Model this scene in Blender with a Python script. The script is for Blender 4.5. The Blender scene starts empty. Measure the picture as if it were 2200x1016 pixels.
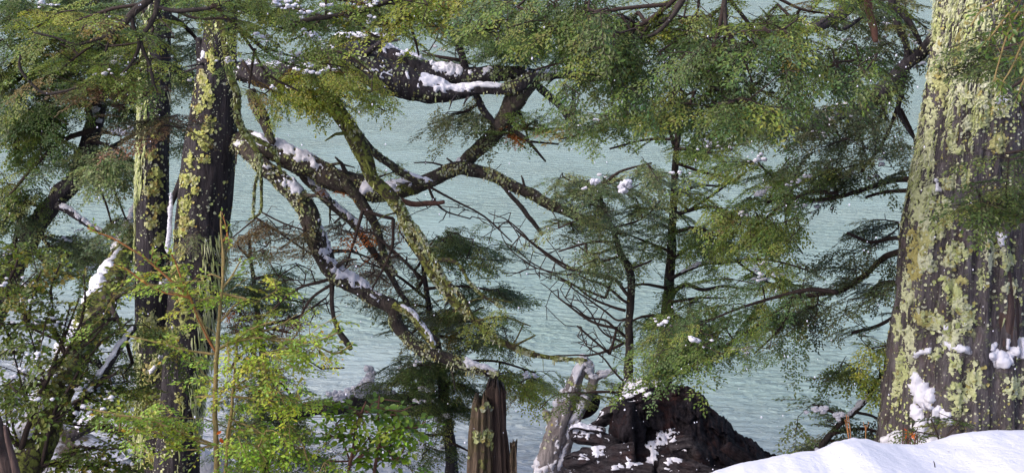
import bpy, math, random
import numpy as np

# ------------------------------------------------------------------ camera, light, exposure
SC = bpy.context.scene
F = 1100.0 / math.tan(math.radians(22.0))          # focal length in photograph pixels
PITCH = math.radians(13.5)
CAM = np.array([0.0, 0.0, 7.0])
cam_data = bpy.data.cameras.new('camera')
cam_data.sensor_fit = 'HORIZONTAL'
cam_data.angle = math.radians(44.0)
cam_data.clip_start = 0.05
cam_data.clip_end = 9000.0
cam = bpy.data.objects.new('camera', cam_data)
cam.location = CAM
cam.rotation_euler = (math.pi / 2 - PITCH, 0, 0)
SC.collection.objects.link(cam)
SC.camera = cam

SUN_EL, SUN_AZ = math.radians(40), math.radians(-118)   # azimuth from +Y, negative = from the left
world = bpy.data.worlds.new('World')
SC.world = world
world.use_nodes = True
wn = world.node_tree.nodes
sky = wn.new('ShaderNodeTexSky')
sky.sky_type = 'NISHITA'
sky.sun_disc = False
sky.sun_elevation = SUN_EL
sky.sun_rotation = SUN_AZ
sky.air_density = 1.0
sky.dust_density = 4.0
sky.ozone_density = 1.0
wn['Background'].inputs['Strength'].default_value = 0.15
world.node_tree.links.new(sky.outputs[0], wn['Background'].inputs[0])
sun_data = bpy.data.lights.new('sun', 'SUN')
sun_data.energy = 0.8
sun_data.angle = math.radians(55)
sun_data.color = (1.0, 0.97, 0.92)
sun = bpy.data.objects.new('sun', sun_data)
sun.rotation_euler = (math.pi / 2 - SUN_EL, 0, -SUN_AZ + math.pi)
SC.collection.objects.link(sun)
SC.view_settings.view_transform = 'Standard'
SC.view_settings.look = 'None'
SC.view_settings.gamma = 1.0
SC.view_settings.use_curve_mapping = False
SC.view_settings.exposure = 0.95

RNG = np.random.default_rng(11)
COL = SC.collection

# ------------------------------------------------------------------ pixel <-> place helpers
CP, SP = math.cos(PITCH), math.sin(PITCH)


def ray(px, py):
    xc = (np.asarray(px, float) - 1100.0) / F
    yc = (508.0 - np.asarray(py, float)) / F
    return np.stack([xc, yc * SP + CP, yc * CP - SP], -1)


def P(px, py, Y):
    """The place at ground distance Y that the photograph shows at (px, py)."""
    d = ray(px, py)
    t = np.asarray(Y, float) / d[..., 1]
    return CAM + d * t[..., None]


def scale(px, py, Y):
    return np.asarray(Y, float) / ray(px, py)[..., 1] / F


def path(spec, Y):
    """[(px, py, radius px[, Y]), ...] -> points and radii in metres."""
    a = [(s[0], s[1], s[2], s[3] if len(s) > 3 else Y) for s in spec]
    a = np.array(a, float)
    return P(a[:, 0], a[:, 1], a[:, 3]), a[:, 2] * scale(a[:, 0], a[:, 1], a[:, 3])


# ------------------------------------------------------------------ noise
def _hash(i, j, k, s):
    h = (i * 374761393 + j * 668265263 + k * 2147483647 + s * 1274126177) & 0xFFFFFFFF
    h = ((h ^ (h >> 13)) * 1274126177) & 0xFFFFFFFF
    return ((h ^ (h >> 16)) & 0xFFFF) / 65535.0


def vnoise(p, seed=0):
    p = np.asarray(p, float)
    q = np.floor(p).astype(np.int64)
    f = p - q
    f = f * f * (3 - 2 * f)
    r = 0.0
    for dx in (0, 1):
        wx = f[..., 0] if dx else 1 - f[..., 0]
        for dy in (0, 1):
            wy = f[..., 1] if dy else 1 - f[..., 1]
            for dz in (0, 1):
                wz = f[..., 2] if dz else 1 - f[..., 2]
                r = r + wx * wy * wz * _hash(q[..., 0] + dx, q[..., 1] + dy, q[..., 2] + dz, seed)
    return r * 2 - 1


def fbm(p, seed=0, octv=3):
    p = np.asarray(p, float)
    r, a, t = 0.0, 1.0, 0.0
    for o in range(octv):
        r = r + a * vnoise(p * (2 ** o) + o * 17.3, seed + o)
        t += a
        a *= 0.5
    return r / t


def unit(v):
    v = np.asarray(v, float)
    return v / np.maximum(np.linalg.norm(v, axis=-1, keepdims=True), 1e-9)


# ------------------------------------------------------------------ mesh accumulation
class Acc:
    def __init__(self):
        self.v, self.f, self.t, self.n = [], [], [], 0

    def add(self, verts, faces, tint=None):
        """verts (n,3); faces (m,3 or 4); tint (3,) or (m,3)"""
        verts = np.asarray(verts, float)
        faces = np.asarray(faces, np.int64)
        if len(faces) == 0:
            return
        self.v.append(verts)
        self.f.append(faces + self.n)
        if tint is None:
            tint = (1, 1, 1)
        tint = np.asarray(tint, float)
        if tint.ndim == 1:
            tint = np.repeat(tint[None], len(faces), 0)
        self.t.append(tint)
        self.n += len(verts)

    def mesh(self, name, mat, smooth=True):
        me = bpy.data.meshes.new(name)
        if self.n:
            v = np.concatenate(self.v)
            loops = np.concatenate([f.ravel() for f in self.f])
            cnt = np.concatenate([np.full(len(f), f.shape[1]) for f in self.f])
            start = np.concatenate([[0], np.cumsum(cnt)[:-1]])
            me.vertices.add(len(v))
            me.vertices.foreach_set('co', v.ravel().astype(np.float32))
            me.loops.add(len(loops))
            me.loops.foreach_set('vertex_index', loops.astype(np.int32))
            me.polygons.add(len(cnt))
            me.polygons.foreach_set('loop_start', start.astype(np.int32))
            me.polygons.foreach_set('use_smooth', np.full(len(cnt), smooth, bool))
            tint = np.concatenate(self.t)
            at = me.attributes.new('tint', 'FLOAT_COLOR', 'FACE')
            at.data.foreach_set('color', np.concatenate([tint, np.ones((len(tint), 1))], 1).ravel().astype(np.float32))
            me.update(calc_edges=True)
        me.materials.append(mat)
        return me

    def build(self, name, mat, parent=None, smooth=True, kind=None, label=None):
        if not self.n:
            return None
        return link(name, self.mesh(name, mat, smooth), parent, kind, label)


def link(name, me, parent=None, kind=None, label=None):
    o = bpy.data.objects.new(name, me)
    COL.objects.link(o)
    if parent is not None:
        o.parent = parent
        o.matrix_parent_inverse = PINV[parent.name]
    if parent is None or True:
        PINV[o.name] = o.matrix_world.inverted()
    if kind:
        o['kind'] = kind
    if label:
        o['label'] = label
    return o


PINV = {}


def thing(name, label, cat, loc, group=None):
    o = bpy.data.objects.new(name, None)
    COL.objects.link(o)
    o.location = [float(c) for c in loc]
    o.empty_display_size = 0.2
    from mathutils import Matrix
    PINV[o.name] = Matrix.Translation(o.location).inverted()
    o['label'] = label
    o['category'] = cat
    if group:
        o['group'] = group
    return o


def tag(o, label, cat, group=None):
    o['label'] = label
    o['category'] = cat
    if group:
        o['group'] = group
    return o


# ------------------------------------------------------------------ tubes
def resample(pts, rad, step):
    """Catmull-Rom through the points at about the given step."""
    pts, rad = np.asarray(pts, float), np.asarray(rad, float)
    q = np.concatenate([pts, rad[:, None]], 1)
    if len(q) < 2:
        return pts, rad
    ext = np.concatenate([[2 * q[0] - q[1]], q, [2 * q[-1] - q[-2]]])
    out = []
    for i in range(1, len(ext) - 2):
        n = max(1, int(math.ceil(np.linalg.norm(ext[i + 1, :3] - ext[i, :3]) / step)))
        t = (np.arange(n) / n)[:, None]
        a, b, c, d = ext[i - 1], ext[i], ext[i + 1], ext[i + 2]
        out.append(0.5 * (2 * b + (c - a) * t + (2 * a - 5 * b + 4 * c - d) * t ** 2 + (3 * b - a - 3 * c + d) * t ** 3))
    out.append(ext[-2:-1])
    out = np.concatenate(out)
    return out[:, :3], np.maximum(out[:, 3], 0.0005)


def frames(pts):
    tan = unit(np.gradient(pts, axis=0)) if len(pts) > 2 else np.repeat(unit(pts[-1:] - pts[:1]), len(pts), 0)
    u = np.cross(tan[0], [0.0, 1.0, 0.13])
    if np.linalg.norm(u) < 0.1:
        u = np.cross(tan[0], [1.0, 0, 0])
    u = unit(u)
    U = np.empty_like(pts)
    for i in range(len(pts)):
        u = unit(u - tan[i] * np.dot(u, tan[i]))
        U[i] = u
    return tan, U, np.cross(tan, U)


def tube(pts, rad, sides, rough=0.0, freq=(6.0, 2.0), seed=0, ridge=0.0, cap=True, wobble=0.0):
    """-> verts, quads, and the (rings, sides, 3) grid"""
    if wobble:
        pts = pts + wobble * np.stack([fbm(pts * 3.0 + 31 * k, seed + k, 2) for k in range(3)], 1) * np.sin(np.linspace(0, math.pi, len(pts)))[:, None]
    tan, U, V = frames(pts)
    n = len(pts)
    th = np.arange(sides) / sides * 2 * math.pi
    s = np.concatenate([[0], np.cumsum(np.linalg.norm(np.diff(pts, axis=0), axis=1))])
    R = np.repeat(rad[:, None], sides, 1)
    if rough or ridge:
        c = np.stack([np.repeat(np.cos(th)[None], n, 0) * freq[0], np.repeat(np.sin(th)[None], n, 0) * freq[0], np.repeat(s[:, None], sides, 1) * freq[1]], -1)
        if rough:
            R = R * (1 + rough * fbm(c, seed, 3))
        if ridge:
            c2 = c * np.array([2.6, 2.6, 0.8])
            R = R * (1 - ridge * np.abs(fbm(c2, seed + 9, 3)) * 2.0)
    g = pts[:, None] + R[..., None] * (np.cos(th)[None, :, None] * U[:, None] + np.sin(th)[None, :, None] * V[:, None])
    idx = np.arange(n * sides).reshape(n, sides)
    a, b = idx[:-1], idx[1:]
    faces = np.stack([a, np.roll(a, -1, 1), np.roll(b, -1, 1), b], -1).reshape(-1, 4)
    verts = g.reshape(-1, 3)
    if cap:
        verts = np.concatenate([verts, pts[:1] - tan[:1] * rad[0] * 0.2, pts[-1:] + tan[-1:] * rad[-1] * 0.5])
        k0, k1 = n * sides, n * sides + 1
        c0 = np.stack([np.roll(idx[0], -1), idx[0], np.full(sides, k0), np.full(sides, k0)], -1)[:, :3]
        c1 = np.stack([idx[-1], np.roll(idx[-1], -1), np.full(sides, k1)], -1)
        return verts, faces, np.concatenate([c0, c1]), g
    return verts, faces, np.zeros((0, 3), int), g


def add_tube(acc, pts, rad, sides, tint=None, **kw):
    v, q, t, g = tube(pts, rad, sides, **kw)
    n0 = acc.n
    acc.add(v, q, tint)
    if len(t):
        acc.f.append(t + n0)
        acc.t.append(np.repeat(np.asarray(tint if tint is not None else (1, 1, 1), float)[None], len(t), 0))
    return g


def grid_normals(g):
    du = np.roll(g, -1, 1) - np.roll(g, 1, 1)
    dv = np.gradient(g, axis=0)
    return unit(np.cross(du, dv))


# ------------------------------------------------------------------ point in polygon
def in_poly(x, y, poly):
    poly = np.asarray(poly, float)
    r = np.zeros(len(x), bool)
    j = len(poly) - 1
    for i in range(len(poly)):
        xi, yi, xj, yj = *poly[i], *poly[j]
        c = ((yi > y) != (yj > y)) & (x < (xj - xi) * (y - yi) / (yj - yi + 1e-12) + xi)
        r ^= c
        j = i
    return r


def poly_area(poly):
    p = np.asarray(poly, float)
    x, y = p[:, 0], p[:, 1]
    return 0.5 * abs(np.dot(x, np.roll(y, 1)) - np.dot(y, np.roll(x, 1)))


# ------------------------------------------------------------------ leaf sprays
def make_spray(seed, L=0.5, leaf=0.027, width=0.58, step=0.45, nlat=14, spread=0.40, flat=0.26):
    """One flat pinnate fan of beech leaves along +X, widest near its base: leaf frames and twig cones."""
    r = np.random.default_rng(seed)
    axes = []
    K = 6
    def line(o, d, ln, bend):
        t = np.linspace(0, 1, K)[:, None]
        p = o + d * ln * t
        p[:, 2] -= bend * (t[:, 0] ** 2) * ln
        side = np.array([-d[1], d[0], 0.0])
        p += side * (r.uniform(-0.14, 0.14) * t ** 2 * ln)
        return p
    main = line(np.zeros(3), np.array([1.0, 0, 0]), L, 0.20)
    axes.append((main, 0.0030, True))
    s0 = r.choice([-1, 1])
    for i in range(nlat):
        t = 0.06 + 0.88 * (i + r.uniform(-0.3, 0.3)) / nlat
        s = s0 if i % 2 else -s0
        a = math.radians(r.uniform(38, 58)) * s
        ln = L * (spread * min(1, 0.45 + t * 3.5) * (1 - t) ** 0.75 + 0.05) * r.choice([1.0, 1.0, 1.0, 0.55, 1.25]) * r.uniform(0.8, 1.12)
        o = np.array([np.interp(t, np.linspace(0, 1, K), main[:, c]) for c in range(3)])
        d = unit(np.array([math.cos(a), math.sin(a), r.uniform(-0.12, 0.07)]))
        ax = line(o, d, ln, 0.22)
        axes.append((ax, 0.0016, False))
        if ln > 0.13:
            for q in (0.35, 0.62):
                a2 = a + math.radians(r.uniform(30, 50)) * r.choice([-1, 1])
                o2 = np.array([np.interp(q, np.linspace(0, 1, K), ax[:, c]) for c in range(3)])
                axes.append((line(o2, unit(np.array([math.cos(a2), math.sin(a2), -0.05])), ln * 0.38, 0.2), 0.0, False))
    pos, dirs, nor, size = [], [], [], []
    for p, _, main_ in axes:
        tot = np.linalg.norm(np.diff(p, axis=0), axis=1).sum()
        n = max(3, int(tot / (leaf * step)))
        d0 = unit(p[-1] - p[0])
        for i in range(n):
            t = (i + r.uniform(0.1, 0.9)) / n
            if main_ and t < 0.1:
                continue
            q = np.array([np.interp(t, np.linspace(0, 1, K), p[:, c]) for c in range(3)])
            s = 1 if i % 2 else -1
            a = s * math.radians(r.uniform(28, 62)) * (0.3 if t > 0.93 else 1)
            d = np.array([d0[0] * math.cos(a) - d0[1] * math.sin(a), d0[0] * math.sin(a) + d0[1] * math.cos(a), d0[2] + r.uniform(-0.28, 0.14)])
            pos.append(q); dirs.append(unit(d)); nor.append(unit(np.array([r.normal(0, flat), r.normal(0, flat), 1.0]))); size.append(leaf * r.uniform(0.65, 1.15))
    pos, dirs, nor, size = map(np.array, (pos, dirs, nor, size))
    side = unit(np.cross(nor, dirs))
    up = np.cross(dirs, side)
    s = size[:, None]
    w = s * width * 0.5
    mid = pos + dirs * s * 0.45
    fold = up * w * 0.3
    lv = np.stack([pos, mid + side * w + fold, pos + dirs * s, mid - side * w + fold], 1)
    tv, tf = [], []
    n = 0
    for p, rr, main_ in axes:
        if rr == 0:
            continue
        m = p[[0, 2, 5]] if main_ else p[[0, 5]]
        rad = np.linspace(rr, 0.0007, len(m))
        th = np.arange(3) * 2 * math.pi / 3
        d0 = unit(p[-1] - p[0])
        u = unit(np.cross(d0, [0, 0, 1.0])); v = np.cross(d0, u)
        g = m[:, None] + rad[:, None, None] * (np.cos(th)[None, :, None] * u + np.sin(th)[None, :, None] * v)
        idx = np.arange(len(m) * 3).reshape(len(m), 3) + n
        a, b = idx[:-1], idx[1:]
        tf.append(np.stack([a, np.roll(a, -1, 1), np.roll(b, -1, 1), b], -1).reshape(-1, 4))
        tv.append(g.reshape(-1, 3)); n += len(m) * 3
    return dict(leaf=lv, tv=np.concatenate(tv), tf=np.concatenate(tf), area=float((size ** 2 * width * 0.5).sum()), n=len(pos), L=L)


SPRAYS = {
    'fine': [make_spray(100 + i, 0.46, 0.028, 0.58, 0.46, 13) for i in range(7)],
    'mid': [make_spray(200 + i, 0.44, 0.031, 0.54, 0.46, 12) for i in range(7)],
    'near': [make_spray(300 + i, 0.36, 0.033, 0.46, 0.46, 11, 0.42, 0.34) for i in range(7)],
    'far': [make_spray(400 + i, 0.58, 0.038, 0.60, 0.50, 13) for i in range(7)],
    'long': [make_spray(500 + i, 0.62, 0.030, 0.54, 0.46, 17, 0.30) for i in range(7)],
    'broad': [make_spray(600 + i, 0.30, 0.046, 0.62, 0.60, 6, 0.5, 0.5) for i in range(7)],
    'large': [make_spray(650 + i, 0.28, 0.064, 0.58, 0.62, 4, 0.5, 0.5) for i in range(7)],
    'pale': [make_spray(700 + i, 0.28, 0.036, 0.58, 0.60, 7, 0.42, 0.4) for i in range(7)],
}

PAL = {   # leaf colours: (weight, linear rgb)
    'olive': [(4, (.125, .165, .03)), (3, (.085, .13, .03)), (2, (.19, .225, .045)), (.4, (.16, .12, .035))],
    'yellow': [(4, (.20, .23, .035)), (3, (.14, .185, .03)), (2, (.27, .28, .05)), (.6, (.20, .14, .035))],
    'green': [(4, (.095, .137, .030)), (3, (.062, .10, .028)), (2, (.155, .185, .04)), (1, (.075, .125, .045))],
    'deep': [(4, (.064, .095, .026)), (3, (.088, .117, .029)), (2, (.048, .075, .027)), (1, (.15, .165, .045))],
    'dusk': [(4, (.065, .083, .034)), (3, (.088, .10, .034)), (2, (.05, .064, .032)), (1, (.12, .125, .045))],
    'grey': [(4, (.11, .145, .065)), (3, (.145, .18, .07)), (2, (.08, .11, .06)), (1, (.18, .20, .08))],
    'bright': [(4, (.27, .36, .045)), (3, (.20, .31, .05)), (2, (.36, .38, .055)), (1, (.15, .25, .05)), (.15, (.40, .25, .035))],
    'broad': [(4, (.15, .25, .025)), (3, (.10, .19, .022)), (2, (.22, .30, .035)), (1, (.07, .13, .022))],
    'shrub': [(4, (.11, .15, .026)), (3, (.08, .115, .024)), (2, (.18, .21, .036)), (1, (.22, .18, .036))],
    'rust': [(4, (.24, .085, .03)), (3, (.15, .07, .035)), (2, (.33, .11, .025)), (1, (.11, .10, .035))],
    'brown': [(4, (.12, .085, .04)), (3, (.085, .075, .04)), (2, (.14, .08, .05)), (1, (.085, .10, .04))],
    'orange': [(1, (.55, .12, .02))],
}


def pick_tints(pal, n, rng):
    w = np.array([a for a, _ in PAL[pal]], float)
    c = np.array([b for _, b in PAL[pal]], float)
    return c[rng.choice(len(c), n, p=w / w.sum())]


def basis(d, rng, tilt, n):
    """Spray frames: x along d, z near up with random roll."""
    x = unit(d)
    up = np.stack([rng.normal(0, tilt, n), rng.normal(0, tilt, n) - 0.16, np.ones(n)], 1)
    y = unit(np.cross(up, x))
    z = np.cross(x, y)
    return np.stack([x, y, z], -1)      # columns


def put_sprays(kind, pos, d, pal, rng, leaves, twigs, tilt=0.35, size=(0.6, 1.15), thin=0.0):
    n = len(pos)
    if n == 0:
        return
    B = basis(d, rng, tilt, n)
    sc = rng.uniform(size[0], size[1], n)
    which = rng.integers(0, len(SPRAYS[kind]), n)
    tint = pick_tints(pal, n, rng) * rng.uniform(0.7, 1.35, (n, 1))
    for k, sp in enumerate(SPRAYS[kind]):
        m = np.where(which == k)[0]
        if len(m) == 0:
            continue
        lv = sp['leaf']
        nl = len(lv)
        ls = sc[m][:, None, None, None]
        v = np.einsum('nij,lpj->nlpi', B[m], lv) * ls + pos[m][:, None, None, :]
        t = tint[m][:, None, :] * rng.uniform(0.78, 1.28, (len(m), nl, 1)) * (1 + rng.normal(0, 0.08, (len(m), nl, 3)))
        v = v.reshape(-1, 4, 3)
        t = np.clip(t.reshape(-1, 3), 0.004, 0.9)
        if thin:
            keep = rng.random(len(v)) > thin
            v, t = v[keep], t[keep]
        i = np.arange(len(v))[:, None] * 4
        f = np.concatenate([i + np.array([[0, 3, 2]]), i + np.array([[0, 2, 1]])], 1).reshape(-1, 3)
        leaves.add(v.reshape(-1, 3), f, np.repeat(t, 2, 0))
        tv = np.einsum('nij,pj->npi', B[m], sp['tv']) * sc[m][:, None, None] + pos[m][:, None]
        tf = sp['tf'][None] + (np.arange(len(m)) * len(sp['tv']))[:, None, None]
        twigs.add(tv.reshape(-1, 3), tf.reshape(-1, 4))


# ------------------------------------------------------------------ branches that reach for given places
def grow(sk_pts, sk_rad, targets, rng, step=0.12, rtip=0.0022, rcap=0.012, kink=0.10):
    """Chains of twig from the skeleton to every target. -> list of (points, radii), and per target (end, direction, chain)"""
    N = len(sk_pts)
    cap = N + len(targets) * 40 + 10
    pos = np.empty((cap, 3)); pos[:N] = sk_pts
    par = np.full(cap, -1)
    par[1:N] = np.arange(N - 1)
    n = N
    d0 = np.min(np.linalg.norm(targets[:, None] - sk_pts[None], axis=2), axis=1)
    chains = []
    for ti in np.argsort(d0):
        T = targets[ti]
        dist = np.linalg.norm(pos[:n] - T, axis=1)
        # prefer joints that lie on the skeleton's side
        a = int(np.argmin(dist + 0.35 * np.maximum(0, np.linalg.norm(pos[:n] - sk_pts[0], axis=1) - np.linalg.norm(T - sk_pts[0]))))
        d = T - pos[a]
        ln = np.linalg.norm(d)
        if ln < 1e-4:
            continue
        k = min(38, max(1, int(ln / step)))
        tt = (np.arange(1, k + 1) / k)[:, None]
        base = pos[par[a]] if par[a] >= 0 else pos[a]
        pd = unit(pos[a] - base) if par[a] >= 0 else unit(d)
        bend = (pd - unit(d)) * ln * 0.22
        pts = pos[a] + d * tt + bend * (4 * tt * (1 - tt)) * (1 - tt) + rng.normal(0, kink * ln / max(k, 2), (k, 3)) * (tt < 0.999)
        ids = np.arange(n, n + k)
        pos[ids] = pts
        par[ids] = np.concatenate([[a], ids[:-1]])
        n += k
        chains.append((ti, a, ids))
    cnt = np.zeros(n)
    for ti, a, ids in chains:
        cnt[ids[-1]] += 1
    for i in range(n - 1, N - 1, -1):
        cnt[par[i]] += cnt[i]
    rad = np.minimum(rtip * np.maximum(cnt, 1) ** 0.45, rcap)
    rad[:N] = sk_rad
    tubes, ends = [], []
    for ti, a, ids in chains:
        full = np.concatenate([[a], ids])
        r = rad[full].copy()
        r[0] = min(r[0], r[1] * 1.3)
        tubes.append((pos[full], r))
        ends.append((pos[ids[-1]], unit(pos[ids[-1]] - pos[full[-2]]), pos[full]))
    return tubes, ends


def sample_poly(poly, n, rng, gap=0.0, gx=70.0, gy=34.0, slope=0.0, seed=0, er=(0.0, 0.0)):
    poly = np.asarray(poly, float)
    lo, hi = poly.min(0), poly.max(0)
    for shrink in (1.0, 0.6, 0.3, 0.0):
        out = np.zeros((0, 2))
        for _ in range(40):
            q = rng.uniform(lo, hi, (n * 5, 2))
            k = in_poly(q[:, 0], q[:, 1], poly)
            for dx, dy in ((1, 0), (-1, 0), (0, 1), (0, -1)):
                xx = q[:, 0] + dx * er[0] * shrink
                yy = q[:, 1] + dy * er[1] * shrink
                k &= in_poly(xx, yy, poly) | (xx < 0) | (xx > 2200) | (yy < 0) | (yy > 1016)
            q = q[k]
            if gap > -0.85 and len(q):
                z = np.stack([q[:, 0] / (gx * 2.0), (q[:, 1] - slope * q[:, 0]) / (gy * 0.55), np.zeros(len(q))], 1)
                q = q[fbm(z, seed, 2) > gap + 0.14]
            out = np.concatenate([out, q])
            if len(out) >= n:
                return out[:n]
        if len(out) >= n * 0.5:
            return out
    return out if len(out) else rng.uniform(lo * 0.5 + hi * 0.5, hi, (n, 2))


def bough(parent, name, Y, skels, poly, pal, kind='fine', dens=1.6, gap=-0.25, gx=70, gy=34, slope=0.0, spread=0.5, droop=0.15, seed=0,
          dirpx=None, tilt=0.13, bare=0.0, snow=0, thin=0.0, size=(0.6, 1.15), sides=5, label=None, rcap=0.012, bark='twig', extra=0.4, kink=0.10, pad=3):
    """A leafy bough: its main stems traced, its twigs grown to fill the polygon, its leaves."""
    rng = np.random.default_rng(1000 + seed)
    sp_area = np.mean([s['area'] for s in SPRAYS[kind]])
    poly = np.asarray(poly, float)
    c = poly.mean(0)
    m2 = poly_area(poly) * float(scale(c[0], c[1], Y)) ** 2
    nspray = (dens if bare == 1.0 else dens * 1.65) * m2 / (sp_area * 0.5)
    ntar = max(8, int(nspray / (1 + extra)))
    if bare == 1.0:
        pad = 1
    npad = max(3, int(round(ntar / pad)))
    Lpx = SPRAYS[kind][0]['L'] / float(scale(c[0], c[1], Y))
    uv = sample_poly(poly, npad, rng, gap, gx, gy, slope, seed, (0.30 * Lpx, 0.10 * Lpx) if not bare == 1.0 else (0, 0))
    C = P(uv[:, 0], uv[:, 1], Y + rng.uniform(-spread, spread, len(uv)))
    # twigs lie together in flat pads, each pad a little tilted
    own = np.repeat(np.arange(len(C)), pad)
    pr = 0.07 * np.sqrt(pad)
    off = np.stack([rng.normal(0, pr * 1.5, len(own)), rng.normal(0, pr * 1.3, len(own)), rng.normal(0, 0.012, len(own))], 1)
    pt = rng.normal(0, 0.12, (len(C), 2)) + np.array([0.0, -0.10])
    off[:, 2] += off[:, 0] * pt[own, 0] - off[:, 1] * pt[own, 1]
    T = C[own] + off
    sp_, sr_ = [], []
    wood = Acc()
    for s in skels:
        p, r = resample(*path(s, Y), 0.07)
        if sp_:
            e = np.concatenate(sp_)
            k = int(np.argmin(np.linalg.norm(e - p[0], axis=1)))
            if np.linalg.norm(e[k] - p[0]) > 0.004:
                w = resample(np.array([e[k], (e[k] + p[0]) / 2 + np.array([0, 0, -0.01]), p[0]]), np.full(3, min(r[0], np.concatenate(sr_)[k])), 0.07)
                add_tube(wood, w[0], w[1], 6, rough=0.18, freq=(1.5, 9.0), seed=seed)
        add_tube(wood, p, r, max(sides, 6), rough=0.18, freq=(1.5, 9.0), seed=seed)
        sp_.append(p); sr_.append(r)
    sk, sr = np.concatenate(sp_), np.concatenate(sr_)
    tubes, ends = grow(sk, sr, T, rng, rcap=rcap, kink=kink, rtip=0.0036 if bare == 1.0 else 0.0026)
    for p, r in tubes:
        add_tube(wood, p, r, 4 if r[0] > 0.005 else 3, cap=False)
    pos, dr = [], []
    right = np.array([1.0, 0, 0])
    for e, d, ch in ends:
        if rng.random() < bare:
            continue
        pos.append(e - d * 0.42 * SPRAYS[kind][0]['L']); dr.append(d)
        k = len(ch)
        m = rng.poisson(extra)
        for _ in range(m):
            j = rng.integers(max(0, k - 5), k)
            dd = unit(ch[min(j + 1, k - 1)] - ch[max(j - 1, 0)])
            sd = unit(np.cross(dd, [0, 0, 1.0])) * rng.choice([-1, 1])
            pos.append(ch[j]); dr.append(unit(dd * 0.6 + sd))
    leaves = Acc()
    if pos:
        pos, dr = np.array(pos), np.array(dr)
        if dirpx is not None:
            b = np.array([dirpx[0], rng.uniform(-0.3, 0.3), -dirpx[1]])
            dr = unit(dr + unit(b) * 0.9)
        dr[:, 2] -= droop
        dr[:, 2] *= 0.45
        dr[:, 2] -= droop * 0.5
        dr = unit(unit(dr) + rng.normal(0, 0.14, dr.shape))
        put_sprays(kind, pos, dr, pal, rng, leaves, wood, tilt, size, thin)
    o = wood.build(name, MAT[bark], parent, label=label)
    if leaves.n:
        leaves.build('foliage', MAT['leaf'], o, smooth=False, kind='stuff')
    if snow and len(pos):
        sn = Acc()
        for i in rng.choice(len(pos), min(snow, len(pos)), replace=False):
            for _ in range(rng.integers(3, 9)):
                add_clump(sn, pos[i] + rng.normal(0, 1, 3) * np.array([0.045, 0.03, 0.018]) + np.array([0, 0, 0.02]), rng.uniform(0.006, 0.022), rng, low=True, stretch=(1.2, 1, 0.7), lump=0.9)
        sn.build('snow_fleck', MAT['snow'], o, kind='stuff')
    return o


# ------------------------------------------------------------------ snow
def ico(sub):
    t = (1 + 5 ** 0.5) / 2
    v = [(-1, t, 0), (1, t, 0), (-1, -t, 0), (1, -t, 0), (0, -1, t), (0, 1, t), (0, -1, -t), (0, 1, -t), (t, 0, -1), (t, 0, 1), (-t, 0, -1), (-t, 0, 1)]
    f = [(0, 11, 5), (0, 5, 1), (0, 1, 7), (0, 7, 10), (0, 10, 11), (1, 5, 9), (5, 11, 4), (11, 10, 2), (10, 7, 6), (7, 1, 8), (3, 9, 4), (3, 4, 2), (3, 2, 6), (3, 6, 8), (3, 8, 9), (4, 9, 5), (2, 4, 11), (6, 2, 10), (8, 6, 7), (9, 8, 1)]
    v = [unit(np.array(p, float)) for p in v]
    for _ in range(sub):
        mid, nf = {}, []
        def m(a, b):
            k = (min(a, b), max(a, b))
            if k not in mid:
                v.append(unit(v[a] + v[b])); mid[k] = len(v) - 1
            return mid[k]
        for a, b, c in f:
            x, y, z = m(a, b), m(b, c), m(c, a)
            nf += [(a, x, z), (b, y, x), (c, z, y), (x, y, z)]
        f = nf
    return np.array(v), np.array(f)


ICO = {k: ico(k) for k in (0, 1, 2, 3, 4)}


def add_clump(acc, c, r, rng, low=False, stretch=(1, 1, 0.7), lump=0.45, sub=None):
    v, f = ICO[sub if sub is not None else (1 if low else 3)]
    o = rng.uniform(0, 50, 3)
    k = 1 + lump * fbm(v * 1.7 + o, 3, 3) + (0.12 * fbm(v * 6 + o, 5, 2) if not low else 0)
    acc.add(np.asarray(c) + v * k[:, None] * r * np.asarray(stretch), f)


def outward(g, closed=True):
    if closed:
        nor = grid_normals(g)
        return nor * np.sign(np.sum(nor * (g - g.mean(1, keepdims=True)), -1, keepdims=True) + 1e-12)
    nor = unit(np.cross(np.gradient(g, axis=1), np.gradient(g, axis=0)))
    return nor * np.sign(np.sum(nor * (CAM - g), -1, keepdims=True) + 1e-12)


def snow_sheet(acc, g, nor, th, lift=(0, 0, 0)):
    """A skin of snow th thick on a surface grid; where th is nought it dips below the surface and ends."""
    n, m = th.shape
    v = g + nor * np.where(th > 0, th, -0.012)[..., None] + np.maximum(th, 0)[..., None] * np.asarray(lift, float)
    idx = np.arange(n * m).reshape(n, m)
    f = np.stack([idx[:-1, :-1], idx[:-1, 1:], idx[1:, 1:], idx[1:, :-1]], -1).reshape(-1, 4)
    f = f[(th.ravel()[f] > 0).any(1)]
    if len(f):
        used, inv = np.unique(f, return_inverse=True)
        acc.add(v.reshape(-1, 3)[used], inv.reshape(-1, 4))


def upsample(g, k):
    """Finer copy of a (rows, cols, 3) grid."""
    n, m = g.shape[:2]
    r = np.linspace(0, n - 1, (n - 1) * k + 1); c = np.linspace(0, m - 1, (m - 1) * k + 1)
    r0 = np.minimum(r.astype(int), n - 2); c0 = np.minimum(c.astype(int), m - 2)
    a, b = (r - r0)[:, None, None], (c - c0)[None, :, None]
    return (g[r0][:, c0] * (1 - a) * (1 - b) + g[r0 + 1][:, c0] * a * (1 - b) + g[r0][:, c0 + 1] * (1 - a) * b + g[r0 + 1][:, c0 + 1] * a * b)


def to_px(p):
    q = p - CAM
    z = q @ np.array([0, CP, -SP])
    return 1100 + F * q[..., 0] / z, 508 - F * (q @ np.array([0, SP, CP])) / z


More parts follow.
